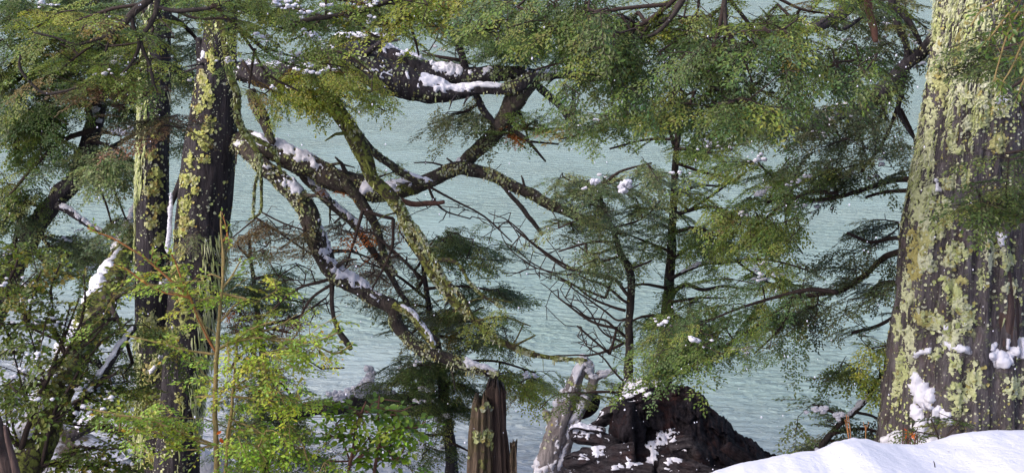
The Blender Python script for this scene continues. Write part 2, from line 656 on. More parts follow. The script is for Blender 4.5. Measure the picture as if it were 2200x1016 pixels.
def snow_cap(acc, g, rad, lean=(-0.15, -0.1, 1.0), cut=0.25, thick=0.45, gap=0.0, seed=0, freq=3.0):
    """Snow lying in ragged runs along the top of a limb, as a skin on its own surface grid."""
    g = np.concatenate([g, g[:, :1]], 1)
    nor = outward(g)
    nor[:, -1] = nor[:, 0]
    if len(g) < 2:
        return
    g, nor = upsample(g, 2), unit(upsample(nor, 2))
    rad = np.interp(np.linspace(0, 1, len(g)), np.linspace(0, 1, len(rad)), rad)
    L = unit(np.asarray(lean, float))
    up = nor @ L
    n = fbm(g * freq, seed, 3)
    n2 = fbm(g * 30.0, seed + 4, 4) + 0.4 * fbm(g * 8.0, seed + 14, 2)
    t = np.linspace(0, 1, len(g))[:, None]
    ends = np.clip(np.minimum(t, 1 - t) * 8, 0, 1)
    w = np.clip((up - cut + 0.8 * n2) / 0.5, 0, 1) * np.clip((n - gap + 0.25 * n2) * 4, 0, 1) * ends
    th = np.where(w > 0.10, w ** 0.7 * np.minimum(thick * 0.40 * rad[:, None] + 0.006, 0.022) * (1 + 0.9 * fbm(g * 26, seed + 7, 3)), 0)
    snow_sheet(acc, g, nor, th, L * 0.4)


def snow_lumps(acc, g, lumps, seed=0, closed=True, up=3, rag=0.5, depth=0.75):
    """Snow stuck to a surface grid in lumps: (px, py, radius px)."""
    if closed:
        g = np.concatenate([g, g[:, :1]], 1)
    nor = outward(g, closed)
    face = np.sum(nor * unit(CAM - g), -1) > 0.05
    x, y = to_px(g)
    lx = [l[0] for l in lumps]; ly = [l[1] for l in lumps]; lr = max(l[2] for l in lumps) * 2.2
    k = face & (x > min(lx) - lr) & (x < max(lx) + lr) & (y > min(ly) - lr) & (y < max(ly) + lr)
    if not k.any():
        return
    R = np.where(k.any(1))[0]; C = np.where(k.any(0))[0]
    sub = (slice(max(R[0] - 1, 0), R[-1] + 2), slice(max(C[0] - 1, 0), C[-1] + 2))
    gg, nn = upsample(g[sub], up), unit(upsample(nor[sub], up))
    x, y = to_px(gg)
    f = np.sum(nn * unit(CAM - gg), -1) > 0.0
    wob = fbm(gg * 22, seed, 3)
    wx = x + 8 * fbm(gg * 14 + 5, seed + 1, 2) + 5 * fbm(gg * 45 + 5, seed + 11, 2); wy = y + 8 * fbm(gg * 14 + 9, seed + 2, 2) + 5 * fbm(gg * 45 + 3, seed + 12, 2)
    h = np.zeros(x.shape)
    for l in lumps:
        s = l[2] * 1.15
        d2 = ((wx - l[0]) / s) ** 2 + ((wy - l[1]) / s) ** 2
        h = np.maximum(h, np.sqrt(np.clip(1 - d2 - rag * np.maximum(0, wob) * 1.5, 0, 1)) * s)
    px = np.linalg.norm(gg - CAM, axis=-1) / F
    th = np.where((h > 0) & f, h * px * depth * (1 + 0.35 * wob) + 0.004, 0)
    snow_sheet(acc, gg, nn, th)


# ------------------------------------------------------------------ lichen
def rosette(seed, n=11, rings=2):
    """A small ruffled leafy lichen, lying in XY, radius 1: scalloped rim, puckered middle."""
    r = np.random.default_rng(seed)
    th = np.arange(n) / n * 2 * math.pi + r.normal(0, 0.10, n)
    ro = r.uniform(0.72, 1.18, n) * (1 + 0.18 * np.cos(th * 2 + r.uniform(0, 6)))
    v = [[0, 0, 0.16]]
    for q in range(1, rings + 1):
        t = q / rings
        for k in range(n):
            rr = ro[k] * t * (r.uniform(0.85, 1.15) if q < rings else 1)
            v.append([rr * math.cos(th[k]), rr * math.sin(th[k]), r.uniform(0.05, 0.55) if q < rings else r.uniform(-0.05, 0.7)])
    f = []
    for k in range(n):
        j = (k + 1) % n
        f.append((0, 1 + k, 1 + j))
        for q in range(rings - 1):
            a0 = 1 + q * n
            f += [(a0 + k, a0 + n + k, a0 + n + j), (a0 + k, a0 + n + j, a0 + j)]
    return np.array(v), np.array(f)


def crust(g, cx, cy, sx, sy, seed, rough=1.0):
    """A thin ragged crust following the bark: verts accumulated and returned."""
    acc = Acc()
    gg = np.concatenate([g, g[:, :1]], 1)
    nor = outward(gg)
    x, y = to_px(gg)
    k = (np.sum(nor * unit(CAM - gg), -1) > 0.05) & (np.abs(x - cx) < sx * 3.2) & (np.abs(y - cy) < sy * 3.2)
    if not k.any():
        return acc
    R = np.where(k.any(1))[0]; C = np.where(k.any(0))[0]
    sub = (slice(max(R[0] - 1, 0), R[-1] + 2), slice(max(C[0] - 1, 0), C[-1] + 2))
    u, n = upsample(gg[sub], 5), unit(upsample(nor[sub], 5))
    x, y = to_px(u)
    d = ((x - cx) / (1.9 * sx)) ** 2 + ((y - cy) / (1.9 * sy)) ** 2
    q = fbm(u * 26, seed, 4) + 0.5 * fbm(u * 75, seed + 5, 2)
    w = 0.40 - d * 0.62 + 0.85 * q * rough
    f = np.sum(n * unit(CAM - u), -1) > 0
    th = np.where((w > 0.12) & f, 0.004 + 0.011 * np.clip(w, 0, 0.6) + 0.012 * fbm(u * 70, seed + 9, 3), 0)
    snow_sheet(acc, u, n, np.where(th > 0, np.maximum(th, 0.002), 0))
    return acc


ROS = [rosette(s, 9 + s % 4) for s in range(10)]
ROS_LOW = [rosette(40 + s, 5, 1) for s in range(8)]


def frame_on(n, rng):
    n = unit(n)
    u = unit(np.cross(n, rng.normal(0, 1, 3)))
    return np.stack([u, np.cross(n, u), n], -1)


LICHEN = np.array([(.50, .53, .29), (.58, .59, .42), (.45, .50, .22), (.60, .60, .50), (.40, .35, .15)])


def lichen_flakes(acc, g, n, rng, size, tints=LICHEN, side=None, thr=-0.1, freq=5.0, seed=0):
    """Small lichens scattered on a tube's surface in patches; side: preferred facing (3,)"""
    nor = grid_normals(g)
    R, S = g.shape[:2]
    i = rng.integers(1, R - 1, n * 3); j = rng.integers(0, S, n * 3)
    p, m = g[i, j], nor[i, j]
    k = fbm(p * freq, seed, 2) > thr
    if side is not None:
        k &= (m @ unit(np.asarray(side, float))) > rng.uniform(-0.7, 0.7, len(k))
    p, m = p[k][:n], m[k][:n]
    for q, w in zip(p, m):
        v, f = ROS_LOW[rng.integers(0, 8)]
        B = frame_on(w, rng)
        s = size * rng.uniform(0.5, 1.4)
        t = tints[rng.integers(0, len(tints))] * rng.uniform(0.75, 1.15)
        acc.add(q + (v * s) @ B.T, f, t)

# ------------------------------------------------------------------ materials
MAT = {}


class NT:
    def __init__(self, name):
        self.m = bpy.data.materials.new(name)
        self.m.use_nodes = True
        self.t = self.m.node_tree
        self.b = self.t.nodes['Principled BSDF']
        self.out = self.t.nodes['Material Output']

    def n(self, typ, **kw):
        x = self.t.nodes.new('ShaderNode' + typ)
        for k, v in kw.items():
            if k in x.inputs:
                x.inputs[k].default_value = v
            else:
                setattr(x, k, v)
        return x

    def l(self, a, b):
        self.t.links.new(a, b)

    def coord(self, sc=(1, 1, 1), rot=(0, 0, 0)):
        tc = self.n('TexCoord')
        mp = self.n('Mapping')
        mp.inputs['Scale'].default_value = sc
        mp.inputs['Rotation'].default_value = rot
        self.l(tc.outputs['Object'], mp.inputs['Vector'])
        return mp.outputs[0]

    def noise(self, vec, scale, detail=4, rough=0.6, dist=0.0):
        x = self.n('TexNoise')
        x.inputs['Scale'].default_value = scale
        x.inputs['Detail'].default_value = detail
        x.inputs['Roughness'].default_value = rough
        x.inputs['Distortion'].default_value = dist
        self.l(vec, x.inputs['Vector'])
        return x.outputs['Fac']

    def ramp(self, fac, stops):
        x = self.n('ValToRGB')
        e = x.color_ramp.elements
        while len(e) < len(stops):
            e.new(0.5)
        for el, (p, c) in zip(e, stops):
            el.position = p
            el.color = (*c, 1) if not np.isscalar(c) else (c, c, c, 1)
        self.l(fac, x.inputs[0])
        return x.outputs[0]

    def mix(self, fac, a, b, blend='MIX'):
        x = self.n('Mix')
        x.data_type = 'RGBA'
        x.blend_type = blend
        for s, k in ((fac, 0), (a, 6), (b, 7)):
            if hasattr(s, 'is_linked') or hasattr(s, 'node'):
                self.l(s, x.inputs[k])
            elif k == 0:
                x.inputs[0].default_value = s
            else:
                x.inputs[k].default_value = (*s, 1)
        return x.outputs[2]

    def math(self, op, a, b=None):
        x = self.n('Math', operation=op)
        for s, k in ((a, 0), (b, 1)):
            if s is None:
                continue
            if hasattr(s, 'node'):
                self.l(s, x.inputs[k])
            else:
                x.inputs[k].default_value = s
        return x.outputs[0]

    def bump(self, h, strength, dist):
        x = self.n('Bump')
        x.inputs['Strength'].default_value = strength
        x.inputs['Distance'].default_value = dist
        self.l(h, x.inputs['Height'])
        self.l(x.outputs[0], self.b.inputs['Normal'])

    def tint(self):
        x = self.n('Attribute')
        x.attribute_name = 'tint'
        return x.outputs['Color']

    def done(self, key, color=None, rough=0.8, spec=0.3):
        if color is not None:
            if hasattr(color, 'node'):
                self.l(color, self.b.inputs['Base Color'])
            else:
                self.b.inputs['Base Color'].default_value = (*color, 1)
        if hasattr(rough, 'node'):
            self.l(rough, self.b.inputs['Roughness'])
        else:
            self.b.inputs['Roughness'].default_value = rough
        self.b.inputs['Specular IOR Level'].default_value = spec
        MAT[key] = self.m


def bark(key, lo, hi, alt, vs=5.0, stretch=0.14, lich=0.0, lcol=(.26, .27, .15), lscale=7.0, bump=0.03, speck=0.0):
    t = NT(key)
    v = t.coord((1, 1, stretch))
    a = t.noise(v, vs * 4, 6, 0.68, 0.6)
    b = t.noise(t.coord(), vs * 1.1, 4)
    c = t.ramp(a, [(0.36, lo), (0.68, hi)])
    c = t.mix(t.ramp(b, [(0.52, 0.0), (0.70, 0.75)]), c, alt)
    h = a
    if lich:
        n = t.noise(t.coord(), lscale, 6, 0.7, 0.4)
        m = t.ramp(n, [(1 - lich, 0.0), (1 - lich + 0.06, 1.0)])
        n2 = t.noise(t.coord(), lscale * 6, 3)
        c = t.mix(m, c, t.mix(n2, lcol, tuple(x * 0.55 for x in lcol)))
        h = t.math('ADD', h, t.math('MULTIPLY', m, 0.4))
    if speck:
        vo = t.n('TexVoronoi')
        vo.inputs['Scale'].default_value = 34
        t.l(t.coord(), vo.inputs['Vector'])
        m = t.math('MULTIPLY', t.ramp(vo.outputs['Distance'], [(0.16, 1.0), (0.24, 0.0)]), t.ramp(t.noise(t.coord(), 6, 3), [(0.48, 0.0), (0.56, speck)]))
        c = t.mix(m, c, (.46, .48, .36))
    t.bump(h, 0.9, bump)
    t.done(key, c, 0.85, 0.08 if key.startswith('charred') else 0.25)


bark('bark_big', (.036, .029, .035), (.175, .155, .170), (.105, .075, .078), 6.0, 0.10, 0.44, (.40, .42, .26), 14.0, 0.05, 0.9)
bark('bark_dark', (.016, .013, .017), (.062, .054, .064), (.042, .032, .036), 7.0, 0.12, 0.30, (.22, .23, .14), 11.0, 0.035, 0.9)
bark('bark_limb', (.022, .017, .017), (.085, .068, .062), (.06, .045, .04), 6.0, 0.5, 0.46, (.17, .175, .095), 15.0, 0.03, 0.5)
bark('bark_mossy', (.035, .028, .022), (.11, .085, .06), (.07, .06, .03), 8.0, 0.5, 0.55, (.26, .28, .07), 18.0, 0.03)
bark('bark_thin', (.020, .016, .016), (.060, .048, .045), (.045, .035, .035), 12.0, 0.4, 0.36, (.10, .105, .07), 30.0, 0.012)
bark('twig', (.020, .014, .014), (.065, .045, .040), (.05, .032, .028), 20.0, 1.0, 0, bump=0.004)
bark('twig_grey', (.05, .045, .045), (.12, .10, .095), (.085, .06, .055), 20.0, 1.0, 0, bump=0.004)
bark('twig_moss', (.045, .035, .02), (.11, .09, .045), (.18, .19, .06), 20.0, 1.0, 0.5, (.25, .27, .07), 30.0, bump=0.006)
bark('stem_tan', (.17, .13, .055), (.30, .23, .10), (.22, .15, .07), 14.0, 0.6, 0, bump=0.006)
bark('stem_red', (.22, .085, .035), (.38, .17, .06), (.28, .19, .07), 14.0, 0.6, 0, bump=0.003)
bark('stem_brown', (.07, .035, .03), (.16, .08, .06), (.10, .07, .05), 10.0, 0.5, 0, bump=0.01)
bark('wood_grey', (.13, .115, .125), (.40, .36, .375), (.20, .155, .15), 6.0, 0.12, 0.35, (.28, .29, .16), 9.0, 0.03)
bark('wood_brown', (.045, .030, .028), (.17, .12, .105), (.10, .06, .052), 6.0, 0.08, 0, bump=0.04)
bark('wood_rotten', (.09, .065, .05), (.27, .20, .15), (.14, .12, .06), 6.0, 0.12, 0.42, (.33, .34, .13), 10.0, 0.04)
bark('wood_scar', (.05, .032, .032), (.15, .10, .092), (.09, .055, .05), 5.0, 0.08, 0, bump=0.03)
bark('charred', (.009, .007, .010), (.040, .034, .042), (.045, .018, .016), 5.0, 0.6, 0, bump=0.06)
bark('charred_slab', (.018, .015, .019), (.085, .075, .085), (.06, .035, .035), 5.0, 2.5, 0, bump=0.04)

t = NT('leaf')
c = t.tint()
tr = t.n('BsdfTranslucent')
hs = t.n('HueSaturation', Value=1.6, Saturation=1.1)
t.l(c, hs.inputs['Color']); t.l(hs.outputs[0], tr.inputs['Color'])
mx = t.n('MixShader'); mx.inputs[0].default_value = 0.32
t.l(t.b.outputs[0], mx.inputs[1]); t.l(tr.outputs[0], mx.inputs[2]); t.l(mx.outputs[0], t.out.inputs[0])
t.done('leaf', c, 0.38, 0.4)


def leaf_single(key, cols):
    """A leaf object's own material: the colour varies from leaf to leaf."""
    t = NT(key)
    oi = t.n('ObjectInfo')
    c = t.ramp(oi.outputs['Random'], [(i / max(1, len(cols) - 1), k) for i, k in enumerate(cols)])
    c = t.mix(t.noise(t.coord(), 40, 3), c, t.mix(1.0, c, (.7, .75, .6), 'MULTIPLY'))
    tr = t.n('BsdfTranslucent')
    hs = t.n('HueSaturation', Value=1.6, Saturation=1.1)
    t.l(c, hs.inputs['Color']); t.l(hs.outputs[0], tr.inputs['Color'])
    mx = t.n('MixShader'); mx.inputs[0].default_value = 0.35
    t.l(t.b.outputs[0], mx.inputs[1]); t.l(tr.outputs[0], mx.inputs[2]); t.l(mx.outputs[0], t.out.inputs[0])
    t.done(key, c, 0.3, 0.55)


leaf_single('leaf_bright', [(.11, .20, .04), (.20, .29, .035), (.28, .31, .05), (.15, .25, .045), (.34, .27, .035)])
leaf_single('leaf_broad', [(.06, .12, .02), (.12, .21, .02), (.18, .27, .03), (.09, .17, .02), (.22, .28, .04)])
leaf_single('leaf_shrub', [(.05, .085, .02), (.085, .125, .022), (.13, .17, .03), (.07, .11, .025), (.19, .17, .04)])
leaf_single('leaf_near', [(.05, .11, .025), (.10, .17, .03), (.16, .21, .04), (.07, .14, .03), (.22, .24, .05)])
leaf_single('leaf_orange', [(.60, .10, .015), (.62, .16, .02)])
leaf_single('leaf_dull', [(.04, .065, .03), (.06, .08, .03), (.05, .07, .04)])

t = NT('lichen')
c = t.tint()
n = t.noise(t.coord(), 60, 4)
t.bump(n, 0.6, 0.006)
t.done('lichen', t.mix(n, t.mix(1.0, c, (.7, .72, .6), 'MULTIPLY'), c), 0.9, 0.15)

for key, cols in (('lichen_piece', [(0, (.49, .52, .28)), (0.3, (.57, .585, .40)), (0.6, (.62, .62, .51)), (0.85, (.52, .545, .32)), (1, (.42, .36, .15))]),
                  ('lichen_mustard', [(0, (.40, .41, .12)), (0.35, (.50, .50, .20)), (0.7, (.44, .46, .17)), (0.88, (.54, .53, .33)), (1, (.40, .30, .10))])):
    t = NT(key)
    oi = t.n('ObjectInfo')
    c = t.ramp(oi.outputs['Random'], cols)
    g = t.n('NewGeometry')
    n = t.noise(g.outputs['Position'], 55, 4)
    t.bump(n, 0.7, 0.008)
    t.done(key, t.mix(n, t.mix(1.0, c, (.55, .57, .42), 'MULTIPLY'), c), 0.9, 0.15)

t = NT('snow')
v = t.coord()
h = t.math('ADD', t.noise(v, 22, 5, 0.65), t.math('MULTIPLY', t.noise(v, 3.0, 3), 1.5))
t.bump(h, 0.35, 0.03)
t.b.inputs['Subsurface Weight'].default_value = 0.0
t.done('snow', (.635, .63, .73), 0.65, 0.25)

t = NT('ground_snow')
v = t.coord()
n = t.noise(v, 1.6, 6, 0.65)
n2 = t.noise(v, 14, 4)
c = t.mix(t.ramp(n, [(0.47, 0.0), (0.56, 1.0)]), (.46, .46, .53), t.mix(n2, (.03, .022, .018), (.10, .075, .05)))
t.bump(n2, 0.5, 0.05)
t.done('ground_snow', c, 0.8, 0.2)

t = NT('water')
ang = 0.33
v1 = t.coord((1, 1, 1), (0, 0, ang))
wv = t.n('TexWave', wave_type='BANDS', bands_direction='Y', wave_profile='SIN')
wv.inputs['Scale'].default_value = 0.95
wv.inputs['Distortion'].default_value = 11.0
wv.inputs['Detail'].default_value = 4
wv.inputs['Detail Scale'].default_value = 0.6
wv.inputs['Detail Roughness'].default_value = 0.65
t.l(v1, wv.inputs['Vector'])
v2 = t.coord((1.0, 2.4, 1), (0, 0, ang))
na = t.noise(v2, 3.1, 4, 0.6, 0.5)
v3 = t.coord((1.0, 2.2, 1), (0, 0, -0.2))
nb = t.noise(v3, 0.14, 4)
h = t.math('ADD', t.math('MULTIPLY', wv.outputs['Fac'], 0.13), t.math('MULTIPLY', na, 1.0))
pt = t.noise(t.coord((1, 1.8, 1)), 0.16, 3)
h = t.math('MULTIPLY', h, t.ramp(pt, [(0.35, 0.35), (0.62, 1.0)]))
t.bump(h, 1.0, 0.22)
# pale sky reflection painted into water colour by the near bank, on the left
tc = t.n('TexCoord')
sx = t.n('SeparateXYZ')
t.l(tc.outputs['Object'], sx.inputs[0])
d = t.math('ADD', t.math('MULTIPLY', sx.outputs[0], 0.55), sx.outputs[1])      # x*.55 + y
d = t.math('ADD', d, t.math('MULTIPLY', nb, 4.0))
sky_refl = t.n('MapRange')
sky_refl.inputs[1].default_value = 16.5; sky_refl.inputs[2].default_value = 23.0; sky_refl.inputs[3].default_value = 1.0; sky_refl.inputs[4].default_value = 0.0
t.l(d, sky_refl.inputs[0])
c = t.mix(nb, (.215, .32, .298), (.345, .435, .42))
c = t.mix(sky_refl.outputs[0], c, (.37, .385, .44))
t.b.inputs['IOR'].default_value = 1.33
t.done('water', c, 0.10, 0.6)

# ------------------------------------------------------------------ the setting: lake, ground, snow bank


def ground_z(x, y):
    x, y = np.asarray(x, float), np.asarray(y, float)
    bank = np.interp(y, [-60, -4, 1, 4.8, 6.2, 9, 13, 15, 18, 40], [22, 6.6, 5.3, 4.55, 3.9, 2.2, 0.35, -0.35, -0.9, -4])
    bank = bank - 0.45 * np.clip((0.9 - x) / 1.2, 0, 1) * np.clip((y - 0.5) / 2.5, 0, 1) * np.clip((9 - y) / 3, 0, 1)
    bank = bank + 0.9 * np.exp(-((x - 3.4) / 1.5) ** 2 - ((y - 9.0) / 1.6) ** 2)
    bank = bank + 1.4 * np.exp(-((x + 6.0) / 1.7) ** 2 - ((y - 14.8) / 1.4) ** 2) + 0.8 * np.exp(-((x + 3.9) / 0.8) ** 2 - ((y - 14.3) / 0.8) ** 2)
    p = np.stack([x, y, np.zeros_like(x)], -1)
    return bank + 0.16 * fbm(p * 0.9, 5, 3) + 0.05 * fbm(p * 3.0, 6, 3)


def grid_mesh(acc, X, Y, Z):
    n, m = X.shape
    idx = np.arange(n * m).reshape(n, m)
    f = np.stack([idx[:-1, :-1], idx[:-1, 1:], idx[1:, 1:], idx[1:, :-1]], -1).reshape(-1, 4)
    acc.add(np.stack([X, Y, Z], -1).reshape(-1, 3), f)


ys = np.concatenate([np.linspace(-60, -3, 20), np.arange(-2.85, 19, 0.13), np.linspace(19.5, 40, 12)])
xs = np.concatenate([np.linspace(-60, -13, 16), np.arange(-12.8, 10, 0.13), np.linspace(10.5, 60, 16)])
X, Y_ = np.meshgrid(xs, ys)
a = Acc()
grid_mesh(a, X, Y_, ground_z(X, Y_))
a.build('ground', MAT['ground_snow'], kind='structure')

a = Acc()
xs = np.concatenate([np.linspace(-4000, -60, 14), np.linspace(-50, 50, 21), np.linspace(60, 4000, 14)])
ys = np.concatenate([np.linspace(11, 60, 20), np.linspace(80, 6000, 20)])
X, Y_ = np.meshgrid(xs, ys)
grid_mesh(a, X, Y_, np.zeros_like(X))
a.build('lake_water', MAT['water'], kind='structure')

# the bank of fresh snow at the photographer's feet: its brow traced, its near side running back under the camera
brow = [(1380, 1098, 4.3), (1480, 1058, 4.4), (1540, 1030, 4.5), (1600, 1014, 4.5), (1650, 1006, 4.55), (1700, 996, 4.6), (1765, 986, 4.7), (1790, 975, 4.75), (1815, 962, 4.8), (1850, 956, 4.85),
        (1875, 958, 4.9), (1905, 965, 4.9), (1950, 970, 4.95), (2000, 968, 5.0), (2040, 960, 5.05), (2090, 946, 5.1), (2150, 939, 5.15), (2210, 938, 5.2), (2300, 945, 5.2), (2420, 960, 5.2), (2600, 990, 5.2)]
b = np.array(brow, float)
px = np.linspace(1380, 2600, 420)
top = P(px, np.interp(px, b[:, 0], b[:, 1]), np.interp(px, b[:, 0], b[:, 2]))
rows = []
for k in np.concatenate([np.linspace(0, 1, 70), ]):
    # from 4.9 m behind the brow to well past it, down the far side
    y = -0.8 + (top[:, 1] + 0.8) * k
    z = np.interp(k, [0, 1], [5.55, 0]) + 0 * y
    z = 5.42 * (1 - k) + top[:, 2] * k + 0.10 * np.sin(k * math.pi) * 0.3
    x = top[:, 0] + 0.15 * (1 - k) * (top[:, 0] - 2.0)
    rows.append(np.stack([x, y, z], -1))
for k in np.linspace(0.03, 1, 26):
    rows.append(np.stack([top[:, 0] + 0.2 * k, top[:, 1] + 1.5 * k, top[:, 2] - 0.03 * k - 1.35 * k ** 1.7], -1))
g = np.array(rows)
p = g.copy()
n1 = fbm(p * 1.3, 21, 3); n2 = fbm(p * np.array([5.0, 5.0, 5.0]), 22, 3); n3 = fbm(p * 16.0, 23, 3)
kk = np.clip((p[..., 1] - 3.4) / 1.2, 0, 1)
g[..., 2] += 0.05 * n1 * (1 - 0.6 * kk) + 0.017 * n2 + 0.006 * n3
a = Acc()
grid_mesh(a, g[..., 0], g[..., 1], g[..., 2])
SNOW_GRID = g.copy()
a.build('snow_bank', MAT['snow'], kind='structure')

# ------------------------------------------------------------------ helpers for limbs and lichened trunks


_NG = {}


def near_grid(g, px, py):
    """Point and normal of the tube grid seen nearest to a photograph pixel, on the camera's side."""
    if id(g) not in _NG:
        f = g.reshape(-1, 3)
        q = f - CAM
        z = q @ np.array([0, CP, -SP])
        nor = grid_normals(g)
        nor = (nor * np.sign(np.sum(nor * (g - g.mean(1, keepdims=True)), -1, keepdims=True))).reshape(-1, 3)
        k = np.where(np.einsum('ij,ij->i', nor, -unit(q)) > 0.1)[0]
        _NG[id(g)] = (g, f[k], nor[k], 1100 + F * q[k, 0] / z[k], 508 - F * (q[k] @ np.array([0, SP, CP])) / z[k])
    _, f, nor, x, y = _NG[id(g)]
    i = int(np.argmin((x - px) ** 2 + (y - py) ** 2))
    return f[i], nor[i]


ROS_MESH = {}
for key in ('lichen_piece', 'lichen_mustard'):
    ROS_MESH[key] = []
    for v, f in ROS:
        a = Acc(); a.add(v, f)
        ROS_MESH[key].append(a.mesh('lichen_rosette', MAT[key]))
from mathutils import Matrix


def place(o, pos, B, s):
    M = Matrix.Identity(4)
    for r in range(3):
        for c in range(3):
            M[r][c] = float(B[r, c] * s)
        M[r][3] = float(pos[r])
    o.matrix_basis = M


def rosettes(parent, g, clusters, rng, size, limit=290, key='lichen_piece', mult=2.4, tints=None, more=None):
    """Lichen rosettes in clusters (px, py, spread x px, spread y px, count): the first ones singly, the rest into the accumulator."""
    every = []
    for (cx, cy, sx, sy, k) in clusters:
        every += [(cx + rng.normal(0, sx * 0.75), cy + rng.normal(0, sy * 0.75)) for _ in range(int(k * mult))]
    rng.shuffle(every)
    for i, (x, y) in enumerate(every):
        p, m = near_grid(g, x, y)
        m = unit(m + rng.normal(0, 0.35, 3) + np.array([0, 0, 0.2]))
        s = size * rng.uniform(0.5, 1.3)
        B = frame_on(m, rng)
        if i < limit:
            o = link('lichen_rosette', ROS_MESH[key][rng.integers(0, len(ROS))], parent)
            place(o, p + m * 0.004, B, s)
        else:
            v, f = ROS[rng.integers(0, len(ROS))]
            t = tints[rng.integers(0, len(tints))] * rng.uniform(0.7, 1.1)
            more.add(p + m * 0.004 + (v * s) @ B.T, f, t)


def strands(acc, g, n, rng, side, ln=(0.05, 0.22), w=0.006, tints=LICHEN[:3], zr=None, thr=-0.05, freq=2.5, seed=0):
    """Beard lichen hanging in strands from a trunk's surface."""
    nor = grid_normals(g)
    c = g.mean(1, keepdims=True)
    nor = nor * np.sign(np.sum(nor * (g - c), -1, keepdims=True))
    R, S = g.shape[:2]
    i = rng.integers(1, R - 1, n * 6); j = rng.integers(0, S, n * 6)
    p, m = g[i, j], nor[i, j]
    k = (m @ unit(np.asarray(side, float))) > rng.uniform(0.25, 0.95, len(p))
    k &= fbm(p * np.array([freq * 3, freq * 3, freq]), seed, 2) > thr
    if zr is not None:
        k &= (p[:, 2] > zr[0]) & (p[:, 2] < zr[1])
    p, m = p[k][:n], m[k][:n]
    L = rng.uniform(*ln, len(p))
    for q, d, l in zip(p, m, L):
        u = unit(np.cross(d, [0, 0, 1.0])) * w * rng.uniform(0.5, 1.8)
        t = tints[rng.integers(0, len(tints))] * rng.uniform(0.75, 1.15)
        a0 = q + d * 0.004
        a1 = q + d * rng.uniform(0.012, 0.03) - np.array([0, 0, l * 0.45])
        a2 = q + d * rng.uniform(0.008, 0.03) - np.array([0, 0, l]) + rng.normal(0, 0.008, 3)
        v = np.array([a0 - u, a0 + u, a1 - u, a1 + u, a1 + d * w, a2])
        acc.add(v, np.array([[0, 1, 4], [0, 4, 2], [1, 3, 4], [2, 4, 5], [4, 3, 5]]), t)


def limb(parent, spec, Y, mat='bark_limb', name='limb', sides=14, snow=None, flakes=0, flake_size=0.016, fside=None, tints=LICHEN, seed=0, rough=0.28, ridge=0.10, stubs=0, hang=0, label=None, wob=0.02):
    rng = np.random.default_rng(5000 + seed)
    p, r = path(spec, Y)
    p, r = resample(p, r, max(0.016, float(np.mean(r)) * 0.35))
    if snow:
        sides = max(sides, 24)
    if wob:
        p = p + (wob * fbm(np.stack([p[:, 0] * 4, p[:, 1] * 4, p[:, 2] * 4], 1) + 7, seed, 2))[:, None] * np.array([[0.5, 0.5, 1.0]])
    acc = Acc()
    g = add_tube(acc, p, r, sides, rough=rough, freq=(1.6, 7.0), seed=seed, ridge=ridge)
    for _ in range(stubs):
        i = rng.integers(2, len(p) - 2)
        d = unit(rng.normal(0, 1, 3) + np.array([0.2, -0.4, 0.2]))
        l = r[i] * rng.uniform(1.6, 5)
        q = np.array([p[i], p[i] + d * (r[i] + l * 0.5), p[i] + d * (r[i] + l) + np.array([0, 0, -0.2 * l])])
        add_tube(acc, q, np.array([0.35, 0.22, 0.1]) * r[i] * rng.uniform(0.5, 1), 6)
    o = acc.build(name, MAT[mat], parent, label=label)
    if flakes or hang:
        la = Acc()
        if flakes:
            lichen_flakes(la, g, int(flakes * 0.75), rng, flake_size * 0.72, tints * rng.uniform(0.8, 1.0), fside, 0.06, 6.0, seed)
        if hang:
            strands(la, g, int(hang * 0.6), rng, (-0.3, -0.6, 0.1), (0.015, 0.045), 0.0035, tints, None, 0.0, 5.0, seed)
        la.build('lichen', MAT['lichen'], o, smooth=False, kind='stuff')
    if snow:
        sa = Acc()
        for (i0, i1, kw) in snow:
            a, b = int(i0 * (len(p) - 1)), int(i1 * (len(p) - 1)) + 1
            kw = {k: v for k, v in kw.items() if k in ('lean', 'cut', 'gap', 'freq')} | {'thick': kw.get('thick', 1.0) * 0.5 * kw.get('width', 0.8)}
            snow_cap(sa, g[a:b], r[a:b], seed=seed, **kw)
        sa.build('snow_cap', MAT['snow'], o, kind='stuff')
    return o, g, p, r


# ================================================================== the big old beech on the right
YB = 9.0
big = thing('beech_tree', 'massive old beech trunk crusted with pale green lichen behind the snow bank', 'tree', P(2090, 1000, YB))
tr_spec = [(2134, -190, 104), (2130, -60, 107), (2125, 80, 114), (2119, 200, 124), (2110, 350, 139), (2104, 500, 158), (2102, 640, 172), (2100, 760, 188), (2100, 860, 200), (2102, 950, 216), (2104, 1040, 240), (2106, 1130, 270)]
p, r = resample(*path(tr_spec, YB), 0.022)
acc = Acc()
g_big = add_tube(acc, p, r, 150, rough=0.10, freq=(1.3, 0.55), seed=3, ridge=0.0)
# deep vertical fissures, buttresses at the foot
o_c = g_big.mean(1, keepdims=True)
rel = g_big - o_c
th = np.arctan2(rel[..., 1], rel[..., 0])
zz = g_big[..., 2]
co = np.stack([np.cos(th) * 9, np.sin(th) * 9, zz * 1.1], -1)
fis = np.abs(fbm(co, 71, 4)); fine = fbm(np.stack([np.cos(th) * 26, np.sin(th) * 26, zz * 5.0], -1), 72, 3)
foot = np.clip((5.2 - zz) / 2.2, 0, 1)
but = fbm(np.stack([np.cos(th) * 2.0, np.sin(th) * 2.0, zz * 0.25], -1), 73, 2)
k = 1 + 0.01 - 0.22 * np.clip(0.22 - fis, 0, 1) / 0.22 * 0.45 + 0.035 * fine + foot * but * 0.10
g_big = o_c + rel * k[..., None]
v = acc.v[0]; v[:g_big.shape[0] * g_big.shape[1]] = g_big.reshape(-1, 3)
trunk = acc.build('trunk', MAT['bark_big'], big)
rng = np.random.default_rng(77)
